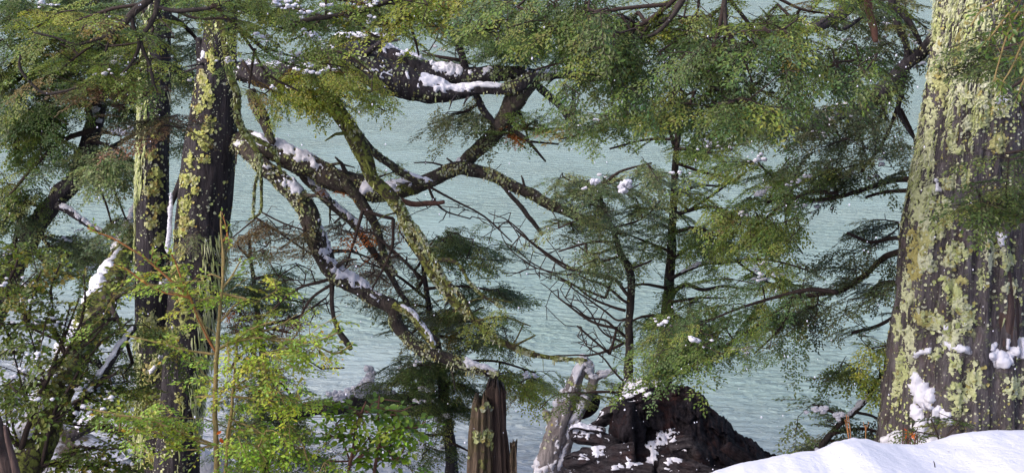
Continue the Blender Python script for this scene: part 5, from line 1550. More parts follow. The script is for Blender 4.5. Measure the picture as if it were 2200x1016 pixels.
def sapling(root, Y, branches, mat, leaf, pal, width=0.55, twig_mat='stem_tan', density=1.0, rng=None, twiglen=(0.06, 0.16), step=0.05, limit=300, seed=0, leafstep=0.6, spread=0.15):
    """branches: (spec, leaf density factor, material). The largest leaves become objects, the rest one stuff part."""
    rng = np.random.default_rng(7000 + seed)
    meshes = [leaf_mesh('leaf', mat, width * w, c, s) for s, (w, c) in enumerate([(1, .10), (1.1, .2), (.9, .05), (1.0, .28)])]
    L = []
    for spec, dens, bm in branches:
        p, r = resample(*path(spec, Y), 0.02)
        p = p + 0.012 * np.stack([fbm(p * 6 + 9 * k, seed + k, 2) for k in range(3)], 1)
        acc = Acc()
        add_tube(acc, p, r, 7, rough=0.12, freq=(1.5, 20), seed=seed)
        tot = np.linalg.norm(np.diff(p, axis=0), axis=1).sum()
        n = int(tot / step * dens * density)
        for i in range(n):
            t = rng.uniform(0.08 if dens >= 1 else 0.3, 1.0)
            k = min(len(p) - 2, int(t * (len(p) - 1)))
            d = unit(p[k + 1] - p[k])
            sd = unit(np.cross(d, [0, 0, 1.0]) + rng.normal(0, 0.3, 3)) * (1 if i % 2 else -1)
            td = unit(d * rng.uniform(0.3, 1.0) + sd * 0.9 + np.array([0, 0, rng.uniform(-0.25, 0.35)]))
            ln = rng.uniform(*twiglen) * (1.15 - 0.5 * t)
            tp = np.array([p[k], p[k] + td * ln * 0.5, p[k] + td * ln + np.array([0, 0, -0.12 * ln])])
            add_tube(acc, tp, np.array([0.0022, 0.0016, 0.0008]), 3, cap=False)
            m = max(2, int(ln / (leaf * leafstep)))
            for j in range(m):
                tt = (j + 0.6) / m
                q = tp[0] + (tp[2] - tp[0]) * tt
                s = (1 if j % 2 else -1) * math.radians(rng.uniform(25, 70)) * (0.3 if j == m - 1 else 1)
                sx = unit(np.cross(td, [0, 0, 1.0]))
                ld = unit(td * math.cos(s) + sx * math.sin(s) + np.array([0, 0, rng.uniform(-0.35, 0.2)]))
                L.append((q, ld, leaf * rng.uniform(0.6, 1.2)))
        acc.build('branch' if dens > 0 else 'stem', MAT[bm], root)
    pos = np.array([a for a, _, _ in L]); dr = np.array([b for _, b, _ in L]); sz = np.array([c for _, _, c in L])
    q = pos - CAM
    z = q @ np.array([0, CP, -SP]); x = 1100 + F * q[:, 0] / z; y = 508 - F * (q @ np.array([0, SP, CP])) / z
    vis = (x > -10) & (x < 2210) & (y > -10) & (y < 1026)
    nor = unit(np.stack([rng.normal(0, 0.38, len(L)), rng.normal(-0.25, 0.38, len(L)), np.ones(len(L))], 1))
    side = unit(np.cross(nor, dr)); nor = np.cross(dr, side)
    order = np.argsort(-(sz / z) * vis)
    B = np.stack([dr, side, nor], -1)
    for i in order[:limit]:
        o = link('leaf', meshes[rng.integers(0, 4)], root)
        place(o, pos[i], B[i], sz[i])
    rest = order[limit:]
    if len(rest):
        a = Acc()
        tints = pick_tints(pal, len(rest), rng)
        for k, i in enumerate(rest):
            w = sz[i] * width * 0.5
            m = pos[i] + dr[i] * sz[i] * 0.45
            a.add(np.array([pos[i], m + side[i] * w + nor[i] * w * 0.3, pos[i] + dr[i] * sz[i], m - side[i] * w + nor[i] * w * 0.3]), np.array([[0, 3, 2], [0, 2, 1]]), tints[k] * rng.uniform(0.8, 1.25))
        a.build('foliage', MAT['leaf'], root, smooth=False, kind='stuff')
    return len(L)


ys_ = thing('sapling', 'slender tan-stemmed sapling with bright yellow-green leaves in front of the thick twin trunk', 'young tree', P(465, 1060, 8.5))
S = 'stem_tan'; R = 'stem_red'
sapling(ys_, 8.5, [
    ([(464, 1080, 6), (464, 1000, 6), (463, 900, 5.5), (463, 820, 5), (466, 750, 5), (470, 690, 4), (477, 630, 3.5), (480, 570, 3), (478, 510, 2.5), (474, 455, 2)], 0, S),
    ([(462, 755, 3), (440, 712, 2.2), (420, 670, 2), (405, 640, 1.8), (375, 605, 2.5), (345, 580, 2), (300, 545, 2), (240, 510, 2), (188, 490, 1.5)], 0.5, R),
    ([(405, 640, 2), (360, 630, 2), (310, 605, 2), (275, 580, 2), (245, 570, 1.2)], 0.5, R),
    ([(420, 668, 2), (400, 620, 2), (385, 575, 2), (368, 540, 1.3)], 0.8, R),
    ([(460, 760, 3), (420, 755, 2.5), (380, 745, 2), (330, 735, 2), (278, 722, 1.5)], 1.0, S),
    ([(461, 955, 3), (430, 950, 2.5), (380, 925, 2.5), (330, 905, 2), (260, 892, 2), (186, 876, 1.5)], 1.5, S),
    ([(461, 955, 3), (420, 965, 2), (380, 960, 2), (340, 930, 2), (290, 925, 1.2)], 1.5, S),
    ([(463, 850, 3), (445, 850, 2), (420, 852, 1.5)], 1.0, S),
    ([(478, 620, 2.5), (500, 590, 2), (515, 560, 1.5)], 0.9, S),
    ([(478, 600, 2), (455, 590, 2), (435, 600, 1.3)], 0.9, S),
    ([(472, 690, 2.5), (500, 660, 2), (530, 640, 1.4)], 0.8, S),
    ([(478, 640, 2), (450, 640, 2), (420, 650, 1.3)], 0.9, S),
    ([(478, 520, 2), (490, 500, 1.5), (480, 465, 1)], 0.7, R),
    ([(466, 750, 3), (500, 735, 2.5), (550, 725, 2.5), (610, 735, 2), (670, 735, 2), (730, 715, 1.4)], 1.4, S),
    ([(500, 735, 2.5), (540, 705, 2), (590, 690, 1.4)], 1.2, S),
    ([(480, 1040, 4), (492, 930, 4), (502, 840, 3), (506, 770, 2.5), (508, 715, 1.5)], 0.6, S),
    ([(503, 820, 2), (540, 790, 2), (590, 770, 1.3)], 1.4, S),
    ([(503, 850, 2), (560, 860, 2), (620, 890, 1.3)], 1.3, S),
    ([(495, 900, 2), (540, 920, 2), (590, 950, 1.3)], 1.2, S),
    ([(503, 830, 2), (550, 830, 2), (600, 850, 2), (650, 860, 1.3)], 1.2, S),
    ([(670, 735, 2), (720, 760, 2), (760, 740, 1.4)], 0.9, S)], 'leaf_bright', 0.040, 'bright', 0.60, seed=1, density=2.0, twiglen=(0.07, 0.20))
for i, (sk, poly, pal, dn) in enumerate([
    ([[(466, 750, 3), (550, 725, 2.5), (670, 735, 2)], [(500, 735, 2), (600, 700, 2)]], [(480, 720), (560, 690), (640, 710), (720, 705), (680, 740), (610, 765), (560, 790), (490, 770)], 'bright', 1.3),
    ([[(503, 830, 2), (560, 800, 2), (620, 790, 2)], [(503, 850, 2), (580, 860, 2), (650, 860, 1.3)]], [(490, 790), (580, 780), (660, 830), (640, 880), (560, 900), (490, 870)], 'bright', 1.0),
    ([[(495, 920, 2), (560, 930, 2), (640, 960, 1.3)], [(495, 980, 2), (580, 1000, 2)]], [(480, 900), (580, 890), (660, 930), (720, 970), (660, 1020), (480, 1020)], 'broad', 0.9),
    ([[(461, 955, 3), (380, 925, 2.5), (260, 892, 2)]], [(300, 880), (390, 890), (450, 930), (430, 965), (340, 940), (200, 900), (190, 872)], 'bright', 0.7),
    ([[(462, 755, 3), (405, 640, 2.5), (300, 545, 2)], [(405, 640, 2), (310, 605, 2)]], [(300, 560), (400, 600), (420, 660), (340, 650), (270, 590)], 'bright', 0.25),
    ([[(478, 630, 3), (478, 510, 2)]], [(450, 560), (500, 540), (525, 600), (520, 660), (450, 680), (445, 620)], 'bright', 0.4)]):
    bough(ys_, 'bough', 8.55, sk, poly, pal, 'pale', dn, -0.3, 40, 22, 0, 0.25, 0.1, seed=300 + i, bark='stem_tan', pad=4)
a = Acc()
lm = leaf_mesh('dead_leaf', 'leaf_orange', 0.5, 0.3, 9)
for dx, dy, s in ((476, 925, .045), (472, 940, .05)):
    o = link('dead_leaf', lm, ys_, label='withered orange leaf caught on the sapling stem')
    place(o, P(dx, dy, 8.42), frame_on(np.array([0.2, -1, .2]), np.random.default_rng(int(dx))), s)

bs = thing('broadleaf_sapling', 'glossy broad-leaved sapling with green pointed leaves left of the broken stump', 'young tree', P(800, 1080, 8.6))
sapling(bs, 8.6, [
    ([(745, 1080, 4), (752, 1000, 4), (762, 940, 3.5), (775, 890, 3), (786, 862, 1.5)], 0, 'stem_brown'),
    ([(800, 1080, 4), (806, 1000, 4), (815, 940, 3), (812, 890, 2.5), (815, 850, 1.5)], 0, 'stem_brown'),
    ([(752, 1000, 3), (790, 970, 2.5), (830, 960, 2), (850, 1000, 1.5)], 1.3, 'stem_brown'),
    ([(775, 890, 3), (740, 875, 2.5), (700, 870, 2), (690, 890, 1.5)], 1.0, 'stem_brown'),
    ([(785, 885, 2.5), (820, 878, 2), (860, 882, 1.5), (885, 872, 1)], 1.0, 'stem_brown'),
    ([(815, 940, 3), (850, 915, 2.5), (890, 920, 2), (915, 905, 1.2)], 1.2, 'stem_brown'),
    ([(812, 900, 2.5), (845, 890, 2), (870, 900, 1.5)], 1.4, 'stem_brown'),
    ([(765, 930, 2.5), (730, 940, 2), (700, 930, 1.4)], 0.9, 'stem_brown'),
    ([(806, 985, 3), (850, 985, 2), (870, 960, 1.5)], 1.4, 'stem_brown'),
    ([(788, 885, 2), (805, 878, 2), (826, 880, 1.2)], 1.2, 'stem_brown'),
    ([(752, 990, 2), (770, 960, 2), (765, 930, 1.4)], 1.0, 'stem_brown'),
    ([(775, 895, 2), (740, 875, 2), (710, 862, 1.4)], 1.0, 'stem_brown')], 'leaf_broad', 0.062, 'broad', 0.60, seed=2, density=1.7, twiglen=(0.08, 0.20), leafstep=0.5, limit=300)

for i, (sk, poly, dn) in enumerate([
    ([[(752, 1000, 3), (800, 960, 2), (850, 985, 2)], [(775, 890, 2.5), (815, 860, 2), (860, 862, 1.5)]], [(760, 895), (830, 882), (885, 885), (905, 920), (880, 950), (870, 1005), (810, 1005), (790, 930), (750, 890)], 1.1),
    ([[(765, 930, 2.5), (720, 940, 2)], [(752, 990, 2), (700, 990, 2)]], [(690, 900), (760, 895), (770, 930), (720, 960), (690, 930)], 0.7)]):
    bough(bs, 'bough', 8.7, sk, poly, 'broad', 'large', dn, -0.9, 45, 30, 0, 0.25, 0.1, seed=340 + i, tilt=0.5, pad=2, bark='stem_brown')

ls = thing('broadleaf_shrub', 'olive broad-leaved shrub filling the lower left corner in front of the slanting trunk', 'shrub', P(60, 1100, 9.5))
B_ = 'twig'
br = [([(20, 1080, 8), (40, 980, 7), (70, 890, 6), (100, 820, 5), (140, 760, 4), (170, 700, 3)], 0, B_), ([(60, 1080, 6), (90, 1000, 5), (110, 900, 4), (150, 830, 3)], 0, B_)]
rs = np.random.default_rng(321)
for (x0, y0, x1, y1) in [(40, 980, 10, 820), (70, 890, 30, 760), (100, 820, 60, 700), (100, 820, 150, 660), (140, 760, 110, 640), (140, 760, 220, 700), (170, 700, 180, 590), (170, 700, 250, 610), (110, 900, 180, 850), (150, 830, 250, 800), (150, 830, 210, 740),
                         (90, 1000, 170, 960), (90, 1000, 230, 1000), (110, 900, 230, 910), (30, 1010, -10, 900), (60, 700, 20, 600), (60, 700, 90, 580), (110, 640, 130, 560), (30, 760, -20, 660), (180, 850, 270, 880), (170, 960, 280, 960), (210, 740, 280, 690), (20, 600, 30, 520), (20, 640, -15, 560), (100, 820, 30, 840), (160, 960, 120, 1010), (200, 900, 290, 930), (230, 650, 275, 560),
                         (200, 990, 300, 1010), (150, 830, 190, 790)]:
    mx_, my_ = (x0 + x1) / 2 + rs.uniform(-12, 12), (y0 + y1) / 2 + rs.uniform(-4, 16)
    br.append(([(x0, y0, 3.5), (mx_, my_, 2.5), (x1, y1, 1.5)], 1.5, B_))
sapling(ls, 9.5, br, 'leaf_shrub', 0.046, 'shrub', 0.66, seed=3, density=1.6, twiglen=(0.08, 0.24))
for i, (sk, poly, dn) in enumerate([
    ([[(100, 820, 4), (140, 720, 3), (170, 640, 2)], [(60, 700, 3), (40, 620, 2)], [(140, 760, 3), (230, 690, 2)]], [(-20, 540), (60, 500), (130, 570), (195, 560), (200, 620), (150, 720), (110, 780), (30, 780), (-20, 720)], 1.0),
    ([[(110, 900, 4), (180, 850, 3), (250, 800, 2)], [(90, 1000, 4), (200, 960, 3)], [(60, 1000, 4), (20, 930, 3)]], [(190, 800), (250, 760), (295, 800), (300, 900), (240, 1020), (120, 1020), (150, 940), (160, 860)], 0.9),
    ([[(60, 1000, 4), (20, 930, 3), (10, 850, 2)], [(100, 820, 4), (40, 800, 3)]], [(-20, 700), (110, 720), (90, 800), (60, 880), (30, 960), (-20, 1020)], 0.9)]):
    bough(ls, 'bough', 9.5, sk, poly, 'shrub', 'broad', dn, -0.15, 45, 30, 0, 0.4, 0.1, seed=320 + i, tilt=0.4, pad=3, snow=10)

nb = overhang('near spray of large glossy green leaves hanging beside the lichened trunk top', P(2230, -60, 6.2))
br = []
for s in [[(2240, -60, 5), (2190, 0, 3), (2150, 50, 2.5), (2120, 90, 1.5)], [(2230, -20, 4), (2180, 40, 3), (2150, 110, 2), (2132, 175, 1.5)], [(2240, 20, 4), (2200, 90, 3), (2170, 150, 2), (2150, 180, 1.3)], [(2250, 60, 4), (2215, 130, 3), (2190, 200, 2)],
          [(2210, -40, 4), (2160, -10, 3), (2110, 20, 2), (2085, 55, 1.4)], [(2240, -20, 4), (2190, 60, 3), (2165, 90, 2)]]:
    br.append((s, 1.0, 'stem_tan'))
sapling(nb, 6.2, br, 'leaf_near', 0.038, 'green', 0.44, seed=4, density=1.8, twiglen=(0.06, 0.18), limit=300, leafstep=0.5)
bough(nb, 'bough', 6.9, [[(2250, 40, 5), (2200, 90, 4), (2140, 110, 3)], [(2250, 120, 5), (2200, 170, 4), (2170, 190, 3)]], [(2125, 70), (2210, 30), (2215, 210), (2190, 190), (2150, 110)], 'deep', 'near', 1.2, -0.4, seed=180, spread=0.3)

nd = overhang('dark green leafy bough crossing the lichened trunk at the picture edge', P(2260, 380, 7.6))
bough(nd, 'bough', 7.7, [[(2260, 300, 6), (2220, 320, 4), (2160, 330, 3)], [(2260, 400, 6), (2210, 420, 4), (2140, 430, 3)], [(2260, 440, 5), (2200, 470, 3), (2170, 490, 2)], [(2255, 250, 5), (2220, 260, 4), (2180, 200, 3)]],
      [(2150, 320), (2190, 290), (2215, 280), (2215, 500), (2170, 480), (2130, 460), (2125, 420), (2160, 400), (2190, 370)], 'deep', 'near', 3.2, -0.5, 40, 26, 0, 0.25, 0.2, seed=181, dirpx=(-.8, .2))
bough(nd, 'bough', 7.7, [[(2255, 160, 5), (2210, 150, 4), (2150, 130, 3)]], [(2110, 120), (2160, 80), (2215, 90), (2215, 250), (2180, 190), (2130, 160)], 'deep', 'near', 2.0, -0.5, 40, 26, 0, 0.25, 0.2, seed=182)

# ================================================================== small tree at the foot of the big trunk
sr = thing('snowy_sapling', 'small bent sapling with snow along its stem at the foot of the big lichened trunk', 'young tree', P(1770, 980, 9.6))
limb(sr, [(1735, 1000, 7), (1770, 950, 6), (1805, 910, 6), (1835, 885, 6), (1860, 860, 6), (1872, 842, 5), (1900, 800, 4)], 9.6, 'bark_thin', name='stem', seed=190, snow=[(0.42, 0.80, dict(gap=-0.6, width=1.15, lift=0.55))])
limb(sr, [(1812, 902, 4), (1790, 885, 3), (1760, 870, 2)], 9.6, 'bark_thin', name='branch', seed=191)
limb(sr, [(1840, 882, 3), (1868, 890, 3), (1895, 905, 2)], 9.6, 'bark_thin', name='branch', seed=192)
bough(sr, 'bough', 9.5, [[(1812, 902, 4), (1780, 880, 3), (1745, 868, 2)], [(1800, 915, 3), (1790, 935, 2)]], [(1725, 885), (1745, 855), (1790, 848), (1815, 880), (1830, 910), (1800, 935), (1770, 905), (1740, 905)], 'grey', 'mid', 1.4, -0.35, 30, 20, seed=193, spread=0.25)
bough(sr, 'bough', 9.6, [[(1868, 850, 4), (1850, 820, 3), (1830, 790, 2)], [(1872, 842, 4), (1890, 810, 3), (1890, 790, 2)]], [(1815, 775), (1850, 762), (1900, 775), (1903, 850), (1865, 850), (1830, 850), (1845, 825)], 'olive', 'mid', 1.9, -0.4, 30, 20, seed=194, spread=0.25, dirpx=(-.6, .3))
bough(sr, 'bough', 9.7, [[(1770, 950, 5), (1740, 970, 3), (1700, 985, 2)], [(1790, 930, 5), (1850, 920, 4), (1900, 930, 3)], [(1780, 945, 4), (1850, 960, 3)]], [(1690, 990), (1740, 955), (1800, 915), (1860, 895), (1900, 900), (1900, 960), (1840, 985), (1760, 1000)], 'dusk', 'mid', 2.0, -0.4, 40, 24, seed=195, spread=0.35, dirpx=(-.7, .1))
bough(sr, 'bough', 9.3, [[(1920, 740, 3), (1905, 742, 2)]], [(1890, 735), (1920, 728), (1925, 755), (1895, 752)], 'yellow', 'mid', 1.2, -0.9, seed=196, spread=0.1)

for k, (lab, stems) in enumerate([('clump of orange dry stems standing in the snow at the bent sapling', [[(1826, 975, 1.38), (1822, 930, 1.21), (1818, 890, 0.88)], [(1830, 975, 1.21), (1826, 920, 1.10), (1822, 893, 0.77)], [(1832, 972, 1.10), (1824, 945, 0.88), (1815, 900, 0.66)]]),
                                  ('single forked orange stem standing in the snow beside the lichened trunk', [[(1858, 968, 1.21), (1860, 940, 1.10), (1860, 912, 0.88)], [(1860, 930, 0.88), (1864, 915, 0.66), (1867, 905, 0.55)], [(1860, 925, 0.83), (1857, 915, 0.66), (1855, 905, 0.55)]])]):
    th_ = thing('dry_stem', lab, 'plant', P(stems[0][0][0], 990, 5.6))
    for s in stems:
        limb(th_, [(s[0][0], 1000, s[0][2])] + s, 5.6, 'stem_red', name='stem', sides=6, seed=200 + k, wob=0.004, rough=0.1)

# ================================================================== stumps, dead wood
# broken stump below the limbs
st = thing('broken_stump', 'splintered reddish brown stump with a lichened grey side standing below the limbs', 'tree stump', P(1050, 1060, 12.2))
def slab(parent, name, Y, left, right, y0, y1, mat, seed, thick=0.2, jag=18, tilt=0):
    """A broken shell of trunk: an arc of wood with a splintered top. left/right: px edges at the foot and top."""
    n, m = 40, 46
    u = np.linspace(-1, 1, n); v = np.linspace(0, 1, m)
    jt = fbm(np.stack([u * 3.2, u * 0, u * 0 + seed], -1), seed, 3) * jag - np.abs(fbm(np.stack([u * 9, u * 0, u * 0 + seed], -1), seed + 2, 2)) * jag * 0.6
    grid = []
    for k in v:
        l = left[0] + (left[1] - left[0]) * k; r_ = right[0] + (right[1] - right[0]) * k
        c, h = (l + r_) / 2, (r_ - l) / 2
        ang = u * math.radians(88)
        px = c + h * np.sin(ang)
        py = y0 + ((y1 + jt) - y0) * k
        w = h * 12 / F
        grid.append(P(px, py, Y - np.cos(ang) * w * 0.8))
    g = np.array(grid)
    nn = np.stack([np.sin(u * 1.5)[None].repeat(m, 0), -np.cos(u * 1.5)[None].repeat(m, 0), np.zeros((m, n))], -1)
    co = np.stack([u[None].repeat(m, 0) * 7, np.zeros((m, n)), g[..., 2] * 0.9], -1)
    g = g + nn * (0.050 * fbm(co, seed + 3, 4) - 0.025 * np.abs(fbm(co * np.array([1.7, 1, 0.7]), seed + 8, 3)) + 0.02 * fbm(co * np.array([2.5, 1, 4]), seed + 5, 2))[..., None]
    a = Acc()
    idx = np.arange(n * m).reshape(m, n)
    f = np.stack([idx[:-1, :-1], idx[:-1, 1:], idx[1:, 1:], idx[1:, :-1]], -1).reshape(-1, 4)
    back = g + np.array([0, thick, 0]) - nn * 0.03
    a.add(np.concatenate([g.reshape(-1, 3), back.reshape(-1, 3)]), np.concatenate([f, f[:, ::-1] + n * m,
          np.stack([idx[-1, :-1], idx[-1, 1:], idx[-1, 1:] + n * m, idx[-1, :-1] + n * m], -1), np.stack([idx[:-1, 0], idx[1:, 0], idx[1:, 0] + n * m, idx[:-1, 0] + n * m], -1),
          np.stack([idx[:-1, -1], idx[1:, -1], idx[1:, -1] + n * m, idx[:-1, -1] + n * m], -1)]))
    o = a.build(name, MAT[mat], parent)
    return o, g
slab(st, 'heartwood', 12.15, (1044, 1046), (1104, 1086), 1080, 838, 'wood_brown', 210, 0.25, 26)
slab(st, 'heartwood', 12.3, (1028, 1040), (1080, 1072), 1080, 856, 'wood_brown', 211, 0.2, 30)
o, g = slab(st, 'bark_shell', 12.05, (998, 1014), (1058, 1054), 1080, 880, 'wood_rotten', 212, 0.3, 22)
la = Acc()
lichen_flakes(la, g, 420, np.random.default_rng(5), 0.026, LICHEN, (-0.8, -0.6, 0), -0.1, 4.0, 212)
la.build('lichen', MAT['lichen'], o, smooth=False, kind='stuff')
slab(st, 'splinter', 12.0, (1094, 1103), (1110, 1106), 1080, 965, 'wood_rotten', 213, 0.1, 14)

# snow-streaked dead snag
sg_ = thing('dead_snag', 'grey forked dead snag streaked with snow leaning left beside the charred root plate', 'dead tree', P(1170, 1060, 11.8))
def snag_part(spec, sides, seed, mat='wood_grey', name='trunk', snow=()):
    return limb(sg_, spec, 11.8, mat, name=name, sides=sides, seed=seed, rough=0.22, ridge=0.22, snow=snow, flakes=120, flake_size=0.02)
WS = dict(lean=(-0.8, -0.6, 0.6), cut=0.38, gap=-0.12, width=0.9, lift=0.5, freq=4.0)
snag_part([(1158, 1090, 36), (1176, 1010, 31), (1194, 940, 27), (1208, 890, 25), (1224, 850, 21), (1243, 805, 15), (1256, 780, 11), (1254, 762, 7)], 30, 220, snow=[(0.05, 1.0, WS)])
snag_part([(1200, 960, 14), (1226, 915, 14), (1252, 868, 13), (1270, 832, 12), (1278, 812, 10), (1300, 802, 8), (1324, 795, 5)], 22, 221, name='limb', snow=[(0.15, 1.0, dict(lean=(-0.4, -0.7, 0.8), cut=0.3, gap=-0.25, width=0.9, lift=0.45, freq=4.0))])
snag_part([(1180, 1060, 20), (1200, 990, 20), (1216, 950, 16), (1232, 912, 12)], 18, 222, name='limb', snow=[(0.1, 1, WS)])
snag_part([(1262, 815, 10), (1268, 795, 9), (1258, 772, 9)], 14, 223, name='limb', snow=[(0.0, 1, dict(gap=-1, width=0.9))])
snag_part([(1190, 905, 12), (1175, 888, 9), (1168, 882, 4)], 12, 224, name='limb')
limb(sg_, [(1280, 850, 10), (1270, 878, 14), (1250, 892, 12), (1236, 895, 6)], 12.0, 'charred', name='limb', seed=225, rough=0.6)

# charred root plate
cr = thing('charred_stump', 'huge blackened root plate of a fallen tree with snow on its ledges', 'tree stump', P(1450, 1060, 10.5))
topc = np.array([(1325, 880), (1330, 835), (1345, 822), (1370, 815), (1400, 812), (1425, 818), (1450, 826), (1480, 834), (1505, 843), (1520, 862), (1540, 885), (1558, 905), (1580, 925), (1605, 942), (1640, 962), (1675, 982), (1705, 1000), (1740, 1030)], float)
n, m = 300, 170
px = np.linspace(1322, 1745, n)
ty = np.interp(px, topc[:, 0], topc[:, 1])
ty = ty + 9.0 * fbm(np.stack([px / 22, px * 0, px * 0], -1), 230, 2) - 7.0 * np.abs(fbm(np.stack([px / 7, px * 0, px * 0 + 3], -1), 236, 3))
rows = []
for k in np.linspace(-0.35, 1, m):
    if k < 0:     # far side
        py = ty + 240 * (-k) ** 1.2; Yk = 10.7 + 1.2 * (-k / 0.35) ** 0.6
        rows.append(P(px, np.minimum(py, 1100), np.full(n, Yk)))
    else:
        py = ty + (1120 - ty) * k
        Yk = 10.7 - 1.35 * k ** 0.8 + 0.35 * ((px - 1500) / 200) ** 2 * (1 - k)
        rows.append(P(px, py, Yk))
g = np.array(rows)
co = g * np.array([1.6, 1.6, 5.0])
led = fbm(co, 231, 4)
fib = fbm(np.stack([(g[..., 0] + 0.55 * g[..., 2]) * 13.0, g[..., 1] * 2.0, (g[..., 2] - 0.55 * g[..., 0]) * 2.2], -1), 234, 4)
st_ = (np.floor(led * 5) / 5 + led * 0.3) * 0.26 + 0.05 * fbm(g * 9, 232, 3) + 0.10 * np.abs(fib) + 0.05 * np.floor(fbm(g * np.array([3.0, 3.0, 11.0]), 235, 2) * 4) / 4
kk = np.clip(np.linspace(-0.35, 1, m), 0, 1)[:, None]
g = g + np.array([-0.25, -1.0, 0.15]) * (st_ * np.minimum(1, kk * 6))[..., None] + np.array([0, 0, 1.0]) * (0.03 * fbm(g * 12, 233, 2))[..., None]
a = Acc()
idx = np.arange(n * m).reshape(m, n)
a.add(g.reshape(-1, 3), np.stack([idx[:-1, :-1], idx[:-1, 1:], idx[1:, 1:], idx[1:, :-1]], -1).reshape(-1, 4))
main = a.build('root_plate', MAT['charred'], cr)
rng = np.random.default_rng(240)
roots = []
for (spec, Yk, sd, mt) in [
        ([(1345, 905, 20), (1310, 900, 17), (1285, 912, 11), (1262, 922, 3)], 10.2, 241, 'charred_slab'),
        ([(1340, 885, 12), (1312, 878, 10), (1296, 884, 7), (1284, 896, 2)], 10.15, 261, 'charred_slab'),
        ([(1300, 925, 9), (1265, 920, 8), (1240, 916, 6), (1222, 924, 2)], 9.95, 262, 'charred_slab'),
        ([(1310, 1005, 14), (1262, 985, 11), (1235, 978, 8), (1212, 985, 2)], 9.75, 263, 'charred_slab'),
        ([(1320, 960, 26), (1280, 940, 24), (1245, 935, 20), (1226, 930, 12)], 10.0, 242, 'charred_slab'),
        ([(1360, 985, 34), (1300, 985, 32), (1250, 992, 28), (1216, 996, 16)], 9.8, 243, 'charred_slab'),
        ([(1400, 1030, 40), (1320, 1025, 36), (1260, 1030, 30), (1215, 1028, 18)], 9.7, 244, 'charred_slab'),
        ([(1345, 870, 26), (1350, 920, 34), (1352, 980, 38), (1350, 1040, 40)], 10.1, 245, 'charred'),
        ([(1400, 835, 16), (1380, 845, 20), (1355, 855, 18), (1332, 862, 10)], 10.3, 246, 'charred'),
        ([(1440, 960, 18), (1480, 950, 20), (1500, 985, 18), (1520, 1030, 14)], 9.6, 247, 'charred_slab'),
        ([(1560, 960, 16), (1600, 985, 18), (1650, 1010, 16), (1700, 1040, 12)], 9.6, 248, 'charred'),
        ([(1420, 1000, 22), (1470, 1010, 26), (1540, 1030, 26), (1600, 1050, 20)], 9.4, 249, 'charred_slab')]:
    p, r = resample(*path(spec, Yk), 0.02)
    a = Acc()
    gg = add_tube(a, p, r, 26, rough=0.5, freq=(2.2, 4.0), seed=sd, ridge=0.3)
    # flatten into weathered ledges
    v = a.v[0]; c = np.repeat(p, 26, 0)
    v[:len(c)] = c + (v[:len(c)] - c) * np.array([1.0, 1.0, 0.85]) + 0.07 * np.floor(4 * fbm(c * np.array([2, 2, 2]) + (v[:len(c)] - c) * np.array([4, 4, 30.0]), sd, 2))[..., None] / 4 * np.array([0.3, -0.8, 0.1])
    a.build('root', MAT[mt], cr)
    roots.append(v[:len(c)].reshape(len(p), 26, 3))
sn = Acc()
snow_lumps(sn, g, [(1355, 828, 13), (1370, 820, 12), (1388, 820, 10), (1404, 818, 8), (1350, 840, 9), (1425, 822, 5), (1375, 838, 9)], 400, closed=False, up=2, rag=0.9, depth=0.25)
snow_lumps(sn, g, [(1402, 958, 13), (1424, 942, 15), (1446, 936, 12), (1410, 978, 11), (1396, 996, 10), (1462, 946, 9), (1476, 960, 9), (1496, 964, 7)], 402, closed=False, up=2, rag=2.4, depth=0.08)
for gg in roots:
    c = gg.mean(1)
    snow_cap(sn, gg, np.full(len(gg), 0.05), lean=(-0.2, -0.35, 1.0), cut=0.72, thick=0.25, gap=0.14, seed=401, freq=4.0)
sn.build('ledge_snow', MAT['snow'], cr, kind='stuff')

# fallen logs
fg = thing('fallen_log', 'dark fallen log under a peaked ridge of snow behind the broad-leaved sapling', 'log', P(760, 880, 13.5))
limb(fg, [(600, 900, 16), (660, 880, 18), (720, 872, 20), (790, 865, 22), (850, 868, 24), (910, 878, 22), (960, 870, 18)], 13.5, 'bark_dark', name='log', sides=24, seed=250, rough=0.35, ridge=0.2)
limb(fg, [(850, 870, 10), (880, 850, 9), (900, 830, 9), (905, 800, 6)], 13.5, 'bark_dark', name='limb', seed=251)
fl2 = thing('fallen_log', 'arched fallen log capped with snow behind the shrub in the lower left', 'log', P(240, 930, 12.6))
limb(fl2, [(150, 935, 14), (190, 915, 16), (225, 908, 17), (260, 920, 17), (300, 945, 16), (340, 985, 15)], 12.6, 'bark_dark', name='log', sides=20, seed=252, rough=0.3, snow=[(0.1, 0.85, dict(gap=-0.9, width=1.0, lift=0.75))])
ct = thing('broken_tree', 'brown bark-stripped trunk base in the bottom left corner', 'tree trunk', P(0, 1060, 8.0))
limb(ct, [(20, 1120, 40, 8.0), (8, 1020, 34), (-6, 960, 26), (-14, 900, 18), (-20, 850, 10)], 8.0, 'wood_brown', name='trunk', sides=24, seed=253, rough=0.25, ridge=0.2)
limb(ct, [(44, 1060, 9), (30, 1000, 8), (16, 950, 6), (10, 915, 3)], 7.85, 'wood_scar', name='bark_strip', sides=10, seed=254)

# ================================================================== snow that lies on things, piece by piece
def snow_heap(label, lumps, seed, name='snow_clump', stretch=(1, 0.8, 0.75)):
    """lumps: (px, py, Y, radius px)"""
    r_ = np.random.default_rng(seed)
    a = Acc()
    for x, y, Y, s in lumps:
        add_clump(a, P(x, y, Y), s * Y / F * 1.06, r_, stretch=stretch, lump=0.75, sub=3)
    o = a.build(name, MAT['snow'])
    return tag(o, label, 'snow', 'clumps of fresh snow')


